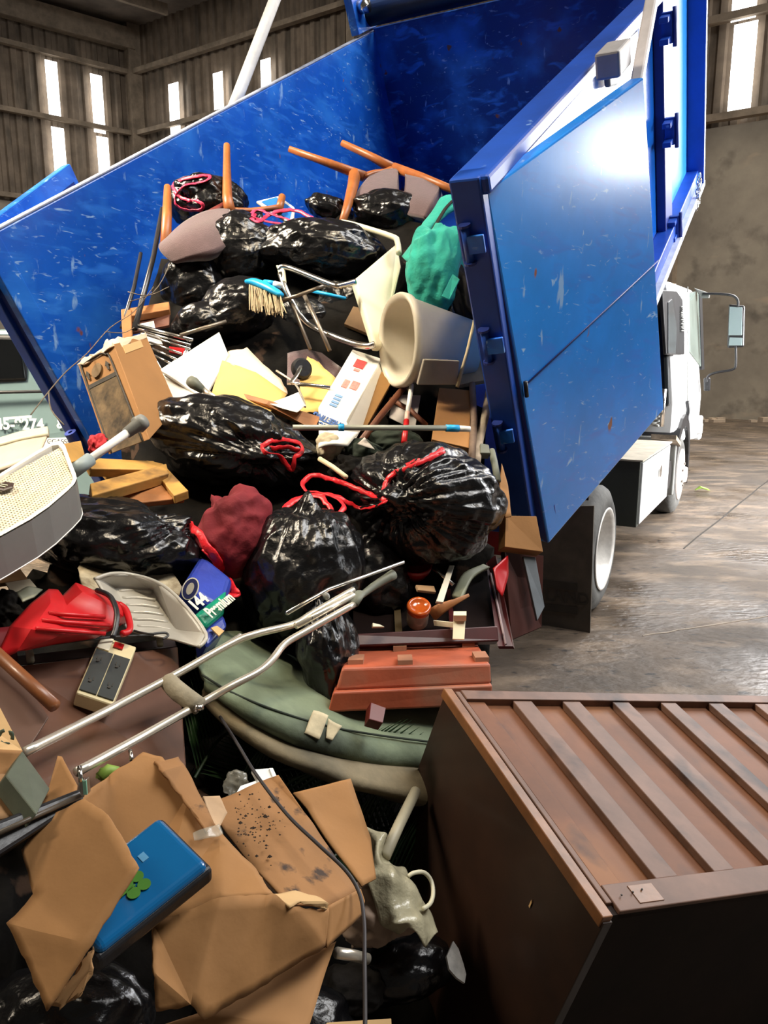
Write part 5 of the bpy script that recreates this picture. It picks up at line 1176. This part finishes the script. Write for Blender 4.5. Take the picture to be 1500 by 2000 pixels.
sheet('plastic_sheet', 'bright red plastic strip between the large right bag and the drawer side', 'plastic', [(962, 1110, -.02), (990, 1085, .0), (992, 1120, .0), (982, 1165, -.05), (970, 1150, -.05)], REDPL, seed=21)
# things right of drawer, under the door
board('brown_card', 'tan cardboard square beneath the blue rear door corner', 'cardboard', [(988, 1007, .0), (1048, 1008, .0), (1061, 1078, -.03), (986, 1068, -.03)], .05, CARD)
for i, (pts, m_, lab) in enumerate((([(985, 1075, .05), (1062, 1085, .10), (1058, 1225, .08), (1000, 1250, -.02)], M('dark_brown_panel', (.040, .012, .009), .9, 0, .3, 5, spec=.1), 'dark reddish-brown panel standing right of the drawer'),)):
    board('wood_panel', lab, 'panel', pts, .02, m_)
board('metal_strip', 'blue-grey metal strip standing in front of the mud flap', 'metal strip', [(1022, 1086, .0), (1046, 1088, .0), (1064, 1185, -.03), (1050, 1212, -.03)], .012, M('blue_grey_metal', (.15, .17, .19), .5, .3, .2, 8))

# palm fronds
fd = random.Random(11)
for i, (x0, y0, x1, y1, o0, lab) in enumerate(((440, 1560, 620, 1500, .20, 'dark green palm frond under the left end of the mattress'), (500, 1560, 800, 1640, .20, 'dark palm frond running right beneath the mattress'), (640, 1680, 850, 1600, .20, 'palm frond pointing toward the wooden cabinet'), (700, 1760, 880, 1700, .20, 'palm frond lying low beside the wooden cabinet'), (560, 1520, 760, 1560, .14, 'palm frond tip poking out under the beige mattress layer'), (380, 1520, 470, 1420, .20, 'palm frond in the dark below the crutch grip'))):
    mb = MB(); A0, A1 = Q(x0, y0, o0), Q(x1, y1, o0); dr_ = A1-A0; sd = dr_.cross(Fv).normalized()
    sp3 = spline([A0, A0.lerp(A1, .5)+UP*.03, A1], 10); mb.tube(sp3, .004, 6)
    for k_ in range(2, 20):
        p = sp3[k_]; 
        for s_ in (-1, 1):
            l_ = .16*math.sin(math.pi*(k_+3)/26)+.03; t_ = dr_.normalized()
            tip = p+t_*l_*.75+sd*s_*l_+noise.noise_vector(p*9)*.03-Fv*.02; w_ = .007
            m2 = p.lerp(tip, .5)+UP*.01
            mb.add([p, m2-t_*w_, tip, m2+t_*w_, m2-Fv*.003], [(0, 1, 4), (0, 4, 3), (1, 2, 4), (4, 2, 3)])
    o = mb.build('palm_frond', LEAF, solid=.001); tag(o, lab, 'leaf', 'palm fronds under the mattress')
# small items in the dark under the laminate
wbk = thing('blind_bracket', 'white plastic bracket in front of the palm fronds, above the dirty cardboard', 'bracket', Q(515, 1515, -.1))
slab('bracket_plate', [Q(492, 1503, -.08), Q(528, 1500, -.08), Q(541, 1532, -.10), Q(510, 1534, -.10)], .008, WHITE, wbk, bevel=.001)
slab('bracket_lip', [Q(526, 1500, -.09), Q(533, 1500, -.09), Q(545, 1526, -.10), Q(540, 1534, -.11)], .02, WHITE, wbk)
slab('bracket_arm', [Q(470, 1535, -.08), Q(505, 1523, -.08), Q(508, 1532, -.08), Q(462, 1548, -.08)], .008, WHITE, wbk)
tag(lump('crumpled_film', '', '', 460, 1530, 22, 24, 0, 62, FILM, off=-.02, low=.3, crease=.2, lev=4), 'crumpled clear film left of the white bracket', 'film')
pipe('white_tube', 'off-white tube slanting down from the mattress toward the plastic bags', 'tube', [(812, 1545, -.06), (780, 1610, -.10), (752, 1672, -.12)], .013, M('ivory_tube', (.42, .38, .27), .5))
pipe('leaf_stalk', 'green-white leaf stalk lying by the laminate panel', 'stalk', [(196, 1520, -.06), (212, 1505, -.08), (228, 1510, -.08)], .012, LEAFY)

# cloth and film by the cabinet
tag(lump('cloth_bundle', '', '', 735, 1778, 78, 62, 25, 71, PEACH, off=-.08, low=.25, crease=.04, fold=.08, lev=5, knot=(700, 1720)), 'pinkish beige cloth in clear film between cardboard and cabinet', 'cloth')
fb = grid([[Q(712, 1612, -.10), Q(720, 1616, -.11), Q(732, 1628, -.12), Q(738, 1640, -.11)], [Q(716, 1660, -.10), Q(734, 1664, -.14), Q(750, 1676, -.13), Q(762, 1690, -.11)],
      [Q(705, 1715, -.10), Q(745, 1705, -.15), Q(775, 1698, -.16), Q(796, 1706, -.12)], [Q(712, 1752, -.10), Q(758, 1755, -.16), Q(800, 1750, -.15), Q(822, 1762, -.12)],
      [Q(745, 1790, -.10), Q(782, 1800, -.17), Q(815, 1795, -.15), Q(836, 1800, -.12)], [Q(772, 1822, -.10), Q(800, 1838, -.14), Q(825, 1845, -.13), Q(846, 1830, -.12)]], M('cream_film', (.46, .42, .28), .3, 0, .2, 14, .9, 26, coat=.3), 'plastic_bag', None, 8, .003, .030, 17, 2)
tag(fb, 'crumpled cream plastic bag draped beside the wooden cabinet', 'plastic bag')
pipe('plastic_ring', 'white plastic loop handle sticking out by the cabinet', 'handle', [(797, 1712, -.16), (808, 1705, -.17), (828, 1704, -.17), (842, 1720, -.16), (846, 1745, -.16), (840, 1765, -.16), (826, 1775, -.16)], .0045, CREAM, 4)
pipe('metal_rod', 'short silver tube under the pinkish cloth', 'tube', [(658, 1861, -.12), (690, 1866, -.12), (718, 1873, -.12)], .010, ALU, n=14)
o = slab('serving_paddle', [Q(882, 1842, -.1), Q(893, 1852, -.1), Q(908, 1900, -.1), Q(905, 1922, -.1), Q(888, 1910, -.1), Q(872, 1880, -.1)][:4], .006, M('speckled_white_plastic', (.45, .43, .40), .5, 0, .3, 30))
bpy.data.objects.remove(o)
pp = [Q(883, 1840, -.1), Q(893, 1855, -.1), Q(903, 1885, -.1), Q(908, 1905, -.1), Q(905, 1922, -.1), Q(890, 1912, -.1), Q(875, 1895, -.1), Q(870, 1870, -.1)]
o = mk('plastic_scoop', pp, [tuple(range(8))], MATS['speckled_white_plastic'], solid=.005); tag(o, 'white speckled plastic scoop leaning against the cabinet near the floor', 'scoop')
board('card_scrap', 'pale card corner at the bottom edge right of the cable', 'card', [(640, 1996, -.1), (765, 1988, -.1), (766, 2010, -.1), (600, 2030, -.1)], .006, CARDL)
b = bag('dull black bag beneath the pinkish cloth beside the cabinet', 790, 1890, 100, 60, 10, 72, off=.0)
b = bag('black rubbish bag in the dark bottom centre of the photo', 520, 2020, 190, 90, 0, 73, off=.10)
b = bag('black rubbish bag in the dark at the bottom left corner', 130, 1980, 170, 95, 0, 74, off=.05)
tag(lump('cloth_bundle', '', '', 690, 1930, 60, 45, 0, 75, DCLOTH, off=.06, low=.2, crease=.1), 'black cloth lying right of the lowest cardboard flap', 'cloth')

# ------------------------------------------------------------------ foreground cardboard
def X(*p): return P(p[0], p[1], p[2])
def card(label, pts, faces, mat=CARD, th=.004, amp=.003, cuts=7, seed=0, torn=0, name='cardboard_flap', group='torn pieces of brown cardboard in the foreground'):
    o = folded(name, [X(*p) for p in pts], faces, mat, None, th, amp, cuts, seed, torn)
    return tag(o, label, 'cardboard', group)
card('dirty cardboard flap strewn with soil, crossed by the black cord', [(430, 1562, 1.50), (528, 1522, 1.62), (545, 1515, 1.62), (612, 1612, 1.52), (700, 1738, 1.42), (640, 1774, 1.34), (566, 1768, 1.30), (500, 1700, 1.36), (440, 1625, 1.44), (395, 1560, 1.50)], [(0, 1, 3, 7, 8), (1, 2, 3), (3, 4, 5, 6, 7), (0, 8, 9)], CARDDIRT, seed=1)
card('rectangular cardboard flap behind, resting on the palm fronds', [(572, 1550, 1.62), (684, 1522, 1.70), (722, 1640, 1.60), (733, 1718, 1.50), (706, 1732, 1.46), (600, 1580, 1.60)], [(0, 1, 2, 5), (2, 3, 4, 5)], CARD, seed=2)
card('large main sheet of torn brown cardboard in the foreground', [(150, 1560, 1.28), (215, 1515, 1.36), (280, 1474, 1.42), (318, 1482, 1.42), (372, 1545, 1.38), (430, 1625, 1.34), (532, 1746, 1.22), (430, 1752, 1.20), (300, 1802, 1.18), (200, 1850, 1.20), (120, 1700, 1.22), (500, 1700, 1.28)], [(0, 1, 9, 10), (1, 2, 3, 4, 8, 9), (4, 5, 11, 7, 8), (11, 6, 7)], CARD, seed=3, torn=.003)
card('lower face of the big cardboard box with the pushed-in hole', [(298, 1804, 1.14), (430, 1752, 1.16), (532, 1746, 1.19), (572, 1770, 1.20), (618, 1776, 1.25), (640, 1772, 1.27), (636, 1850, 1.24), (520, 1918, 1.16), (398, 1992, 1.08), (372, 1962, 1.08), (308, 1972, 1.08), (300, 1900, 1.08)], [(0, 1, 9, 10, 11), (1, 2, 8, 9), (2, 3, 7, 8), (3, 4, 6, 7), (4, 5, 6)], CARD, seed=4, torn=.003)
card('right side face of the big cardboard box', [(640, 1770, 1.27), (704, 1736, 1.38), (712, 1760, 1.38), (706, 1788, 1.36), (638, 1852, 1.24)], [(0, 1, 2, 3, 4)], CARD, seed=5)
card('torn-up cardboard lip around the hole in the big box', [(532, 1746, 1.20), (575, 1742, 1.24), (640, 1762, 1.26), (640, 1775, 1.265), (618, 1768, 1.24), (585, 1762, 1.21), (566, 1770, 1.19)], [(0, 1, 5, 6), (1, 2, 3, 4, 5)], CARDL, seed=6, torn=.002)
card('bottom cardboard flap sloping down to the floor', [(655, 1840, 1.32), (638, 1890, 1.28), (600, 2015, 1.18), (280, 2015, 1.10), (400, 1975, 1.14), (520, 1915, 1.22)], [(0, 1, 5), (1, 2, 4, 5), (2, 3, 4)], M('bottom_flap_card', (.36, .18, .065), .85, 0, .1, 3), seed=7)  # plain brown, close to the other flaps
card('ragged folded cardboard flap at the lower left', [(165, 1562, 1.16), (213, 1592, 1.12), (270, 1694, 1.04), (178, 1845, .98), (92, 1975, .95), (60, 1900, .98), (13, 1802, 1.02), (66, 1748, 1.06), (42, 1662, 1.12), (85, 1600, 1.15)], [(0, 1, 2, 7, 8, 9), (2, 3, 6, 7), (3, 4, 5, 6)], CARD, seed=8, torn=.002)
card('torn brown inner layer hanging below the lower left flap', [(178, 1850, 1.0), (182, 1885, 1.0), (168, 1935, .99), (120, 1968, .99), (98, 1962, .98), (140, 1910, .99)], [(0, 1, 2, 3, 4, 5)], M('torn_kraft', (.40, .22, .09), .9), seed=9, torn=.008)
card('upright pointed cardboard spike beside the metal lamp fitting', [(113, 1478, 1.30), (122, 1480, 1.30), (152, 1535, 1.24), (150, 1556, 1.22), (70, 1600, 1.20), (90, 1560, 1.24)], [(0, 1, 2, 3, 4, 5)], CARD, seed=10)
card('crumpled cardboard peak at the top of the big sheet', [(300, 1488, 1.40), (348, 1480, 1.44), (360, 1495, 1.42), (418, 1610, 1.33), (405, 1628, 1.31), (338, 1535, 1.36), (318, 1505, 1.36)], [(0, 1, 2, 6), (2, 3, 4, 5, 6)], CARDDIRT, seed=11, torn=.004)
card('small cardboard tab behind the clear tape', [(395, 1558, 1.44), (428, 1556, 1.46), (442, 1590, 1.44), (425, 1622, 1.38), (412, 1610, 1.36)], [(0, 1, 2, 3, 4)], M('pale_kraft', (.50, .33, .19), .85), seed=12)
# the clear tape glints
tq_ = grid([[X(378, 1628, 1.305), X(400, 1618, 1.31), X(432, 1612, 1.33)], [X(380, 1642, 1.295), X(405, 1638, 1.30), X(438, 1628, 1.32)]], FILM, 'packing_tape', None, 5, .001, .006, 40)
tag(tq_, 'crinkled clear packing tape on the big cardboard sheet', 'tape')
# hole: dark interior board
# soil crumbs on the dirty flap
sb = MB()
for i in range(170):
    g = rnd.gauss(0, 1); x = 492+rnd.gauss(0, 38); y = 1600+rnd.gauss(0, 34)
    if not (440 < x < 640 and 1545 < y < 1720): continue
    if y < 1700-(x-440)*1.6+40 - 60 and x < 460: continue
    p = P(x, y, 0); d_ = 1.50+(1560-y)*.0011+(x-500)*.0008-.012; r = rnd.uniform(.0007, .0026)*(2.2 if rnd.random() < .06 else 1)
    c = P(x, y, d_); sb.add([c+V((r, 0, 0)), c+V((0, r, 0)), c+V((-r, 0, 0)), c+V((0, -r, 0)), c+V((0, 0, r))], [(0, 1, 4), (1, 2, 4), (2, 3, 4), (3, 0, 4), (3, 2, 1, 0)])
tag(sb.build('soil_crumbs', M('soil', (.035, .022, .014), .95)), 'dark soil crumbs scattered over the dirty cardboard flap', 'soil', kind='stuff')
# black cord
cz = [(402, 1240, 1.90), (430, 1400, 1.72), (462, 1450, 1.62), (500, 1512, 1.54), (560, 1590, 1.46), (620, 1648, 1.40), (675, 1700, 1.36), (702, 1745, 1.33), (711, 1800, 1.28), (712, 1880, 1.20), (713, 1960, 1.15), (713, 2040, 1.10)]
o = tubeobj('power_cable', [P(*p) for p in cz[1:]], .0035, M('cord_black', (.02, .016, .018), .6), None, 8, 6); tag(o, 'thin black cord hanging over the dirty cardboard to the bottom edge', 'cord')
# blue box with clover
bx = thing('blue_case', 'glossy blue plastic case with green clover and black edge, in the cardboard', 'case', P(300, 1740, 1.1))
q = [P(313, 1596, 1.22), P(410, 1692, 1.15), P(192, 1866, 1.02), P(98, 1760, 1.08)]
n_ = awayn(q)
bk_ = [p for p in q]; cq = sum(q, V((0, 0, 0)))/4
MB().hexa([cq+(p-cq)*1.05+n_*.004 for p in q], [cq+(p-cq)*1.05+n_*.035 for p in q]).build('black_tray', BLACKP, bx, bevel=.008, bseg=3)
MB().hexa([cq+(p-cq)*.97-n_*.008 for p in q], [p+n_*.012 for p in q]).build('blue_lid', M('glossy_blue_plastic', (.004, .11, .29), .12, 0, .1, 3, coat=.6), bx, bevel=.01, bseg=4)
cg = M('clover_green', (.06, .19, .02), .4)
qq = [cq+(p-cq)*.97-n_*.008 for p in q]
c0 = deck(qq, .62, .52, -.002); ex = (qq[1]-qq[0]).normalized(); ey = (qq[0]-qq[3]).normalized()
cl = MB()
for dx, dy in ((.009, .009), (-.009, .009), (.009, -.009), (-.009, -.009)):
    v2, f2 = disc(c0+ex*dx+ey*dy, -n_, ey, .0095, .0095, 16, .001); cl.add(v2, f2)
cl.box(c0-ex*.0015-n_*.001, ex*.003, -ey*.028, n_*.001)
cl.build('clover_mark', cg, bx)
patch('faint_lettering', qq, .30, .42, .30, .36, M('pale_blue_print', (.10, .30, .5), .4), bx, off=-.001, th=.001)
# black folding frame with metal clip at left
lf = thing('lamp_frame', 'black metal strip light frame with shiny end clip at the left edge', 'lamp', P(80, 1600, 1.15))
slab('frame_bar', [P(-30, 1612, 1.08), P(158, 1538, 1.20), P(168, 1562, 1.19), P(-30, 1690, 1.05)], .03, BLACKP, lf, bevel=.006)
tubeobj('frame_edge', [P(-30, 1640, 1.06), P(162, 1552, 1.185)], .004, M('brown_edge', (.09, .07, .05), .4), lf, 8)
slab('clip_body', [P(152, 1526, 1.17), P(168, 1522, 1.17), P(171, 1553, 1.17), P(156, 1555, 1.17)], .015, CHROME, lf, bevel=.002)
slab('clip_label', [P(161, 1526, 1.165), P(168, 1525, 1.165), P(170, 1552, 1.165), P(163, 1552, 1.165)], .003, M('clip_green', (.20, .42, .30), .4), lf)
tubeobj('clip_screw', [P(155, 1498, 1.18), P(157, 1512, 1.17), P(160, 1526, 1.17)], [.004, .003, .005], CHROME, lf, 8)
# recycling box at left
rbx = thing('carton', 'brown carton corner with printed recycling arrows at the left edge', 'box', P(0, 1450, 1.25))
q = [P(-60, 1392, 1.30), P(-2, 1378, 1.32), P(44, 1466, 1.26), P(-60, 1460, 1.22)]
slab('carton_side', q, .01, CARDL, rbx)
folded('carton_flap', [P(-60, 1460, 1.215), P(44, 1466, 1.255), P(30, 1505, 1.24), P(-60, 1560, 1.18)], [(0, 1, 2, 3)], CARD, rbx, .004, .003, 4, 1)
rc_ = P(11, 1440, 1.262)
for k_ in range(3):
    a = math.radians(90+k_*120+10); ex_ = Rv; ey_ = (Uv*.9).normalized()
    pts_ = [rc_+(ex_*math.cos(a+t)+ey_*math.sin(a+t))*.0115 for t in (0, .5, 1.0, 1.5)]
    tubeobj('recycling_arrow', pts_, [.0035, .0035, .0045, .001], M('green_grey_ink', (.09, .12, .08), .7), rbx, 6, 2, .2, up=-Fv)
board('metal_bracket', 'grey-green metal angle between the recycling carton and cardboard spike', 'bracket', [(44, 1466, -.16), (98, 1540, -.14), (72, 1590, -.14), (12, 1514, -.16)], .03, M('grey_green_metal', (.10, .115, .08), .5, .2, .3, 8))
card('small torn cardboard scraps under the recycling carton', [(-60, 1530, 1.16), (20, 1510, 1.2), (66, 1575, 1.17), (40, 1600, 1.14), (-60, 1600, 1.1)], [(0, 1, 2, 3, 4)], M('torn_kraft2', (.36, .20, .09), .9), seed=14, torn=.006)
# left edge clutter
board('paper_scrap', 'beige dirty paper scrap left of the black bag under the fan', 'paper', [(10, 1138, -.05), (58, 1130, -.05), (72, 1146, -.05), (22, 1158, -.05)], .003, M('dirty_paper', (.42, .36, .25), .8))
board('brown_board', 'dark orange-brown board under the fan at the left edge', 'board', [(-60, 1120, -.0), (32, 1100, .0), (56, 1132, 0), (-60, 1148, 0)], .02, M('dim_board', (.22, .11, .035), .7))
sheet('plastic_dish', 'grey-green shallow dish beside the red tray at the left edge', 'dish', [(32, 1162, -.04), (55, 1152, -.04), (82, 1156, -.04), (66, 1168, -.08), (44, 1176, -.08)], M('grey_green_dish', (.24, .24, .17), .4), seed=15)
tag(lump('wire_scraps', '', '', 8, 1195, 36, 34, 0, 63, HEAPM, off=-.04, low=.35, crease=.25), 'tangle of dark metal parts at the left edge beside the red tray', 'scraps', kind='stuff')
sheet('leaf_scrap', 'pale green leaf piece near the laminate panel edge', 'leaf', [(186, 1518, -.04), (196, 1498, -.06), (224, 1500, -.06), (228, 1512, -.06), (205, 1530, -.05)], LEAFY, seed=16, th=.002)
pipe('metal_rod', 'small silver hook standing at the top of the cardboard', 'hook', [(254, 1466, -.10), (256, 1474, -.10), (257, 1484, -.10)], .004, CHROME)

# ------------------------------------------------------------------ wooden cabinet, right foreground
cbn = thing('wooden_cabinet', 'large dark wooden cabinet lying with its slatted back facing up', 'cabinet', P(1100, 1600, 1.6))
A = P(868, 1355, 1.9); Bn = P(1170, 1792, 1.351)
ab = Bn-A; e_ = (Rv*1.95-Uv*.227*1.0+Fv*1.0); e_ = Rv*1.95+Uv*(-.227)+Fv; e_.normalize()
abn = ab.normalized(); e_ = (e_-abn*e_.dot(abn)).normalized()
dn3 = abn.cross(e_).normalized(); dn3 = dn3 if dn3.z < 0 else -dn3
LE = 1.45; LA = ab.length; DH = .62
Cp = P(806, 1592, 0); 
def cbp(s, t, h): return A + abn*(s*LA) + e_*t + dn3*h
hc = .40
# side (end) panel: outline follows the photo, with its foot tapering away from the far corner
sdc = [cbp(-.0, 0, 0), cbp(1.02, 0, 0), cbp(1.02, 0, DH), cbp(.25, 0, DH), cbp(0, 0, hc)]
kk = len(sdc)
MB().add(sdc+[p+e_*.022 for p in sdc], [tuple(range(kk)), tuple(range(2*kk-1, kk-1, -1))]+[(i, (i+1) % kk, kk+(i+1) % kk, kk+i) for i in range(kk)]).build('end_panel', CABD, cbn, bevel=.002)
MB().hexa([cbp(-.01, -.004, -.012), cbp(1.015, -.004, -.012), cbp(1.015, .020, -.012), cbp(-.01, .020, -.012)], [cbp(-.01, -.004, .012), cbp(1.015, -.004, .012), cbp(1.015, .020, .012), cbp(-.01, .020, .012)]).build('edge_strip', CABE, cbn, bevel=.002)
MB().hexa([cbp(.0, .028, -.008), cbp(.97, .028, -.008), cbp(.97, .042, -.008), cbp(.0, .042, -.008)], [cbp(.0, .028, .012), cbp(.97, .028, .012), cbp(.97, .042, .012), cbp(.0, .042, .012)]).build('inner_bead', CABS, cbn, bevel=.002)
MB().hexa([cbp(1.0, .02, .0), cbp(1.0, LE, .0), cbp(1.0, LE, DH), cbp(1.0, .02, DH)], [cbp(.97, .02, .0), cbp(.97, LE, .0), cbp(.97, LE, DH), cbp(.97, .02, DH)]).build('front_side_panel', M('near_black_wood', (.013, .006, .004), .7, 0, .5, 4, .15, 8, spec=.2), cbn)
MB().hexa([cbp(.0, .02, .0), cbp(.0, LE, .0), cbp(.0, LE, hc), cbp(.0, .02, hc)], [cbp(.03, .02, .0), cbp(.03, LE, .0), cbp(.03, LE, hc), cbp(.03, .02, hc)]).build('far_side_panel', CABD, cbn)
MB().box(cbp(.02, .04, .010), abn*LA*.96, e_*.56, dn3*.008).build('back_board', CABT, cbn)
MB().box(cbp(.02, .60, .012), abn*LA*.96, e_*(LE-.60), dn3*.008).build('back_board', CABT, cbn)
def rail(nm, s0, s1, t0, t1, h0, h1, m): return MB().box(cbp(s0, t0, h0), abn*LA*(s1-s0), e_*(t1-t0), dn3*(h1-h0)).build(nm, m, cbn, bevel=.002)
rail('top_rail', -.005, .05, .045, LE, -.010, .012, CABS)
rail('bottom_rail', .91, 1.0, .045, LE, -.008, .012, CABS)
# slats run across from rail to rail
ts = []
for x in (1037, 1132, 1228, 1320, 1412, 1500): 
    p = onplane(x, 1385, A, dn3); ts.append((p-A).dot(e_))
for t in ts+[ts[-1]+.135, ts[-1]+.27]:
    rail('slat', .05, .91, t-.042, t+.016, -.006, .012, CABS)
rail('slat', .05, .91, .048, .10, -.001, .012, CABT)
rail('worn_patch', .925, .985, .10, .16, -.0095, -.008, CABE)
for s_, t in ((.95, .10), (.945, .125), (.955, .07)): 
    v2, f2 = disc(cbp(s_, t, -.0105), -dn3, e_, .0018, .0018, 8); mk('nail_head', v2, f2, INK, cbn)
v2 = [cbp(.93, 0, .16)-e_*.002, cbp(.945, 0, .165)-e_*.002, cbp(.95, 0, .20)-e_*.002, cbp(.935, 0, .19)-e_*.002]
p0 = onplane(1040, 1757, A, e_); mk('chip', [p0-e_*.002, p0+dn3*.004-e_*.002+abn*.004, p0+dn3*.018-e_*.002+abn*.004, p0+dn3*.016-e_*.002], [(0, 1, 2, 3)], CARDL, cbn, solid=.001)
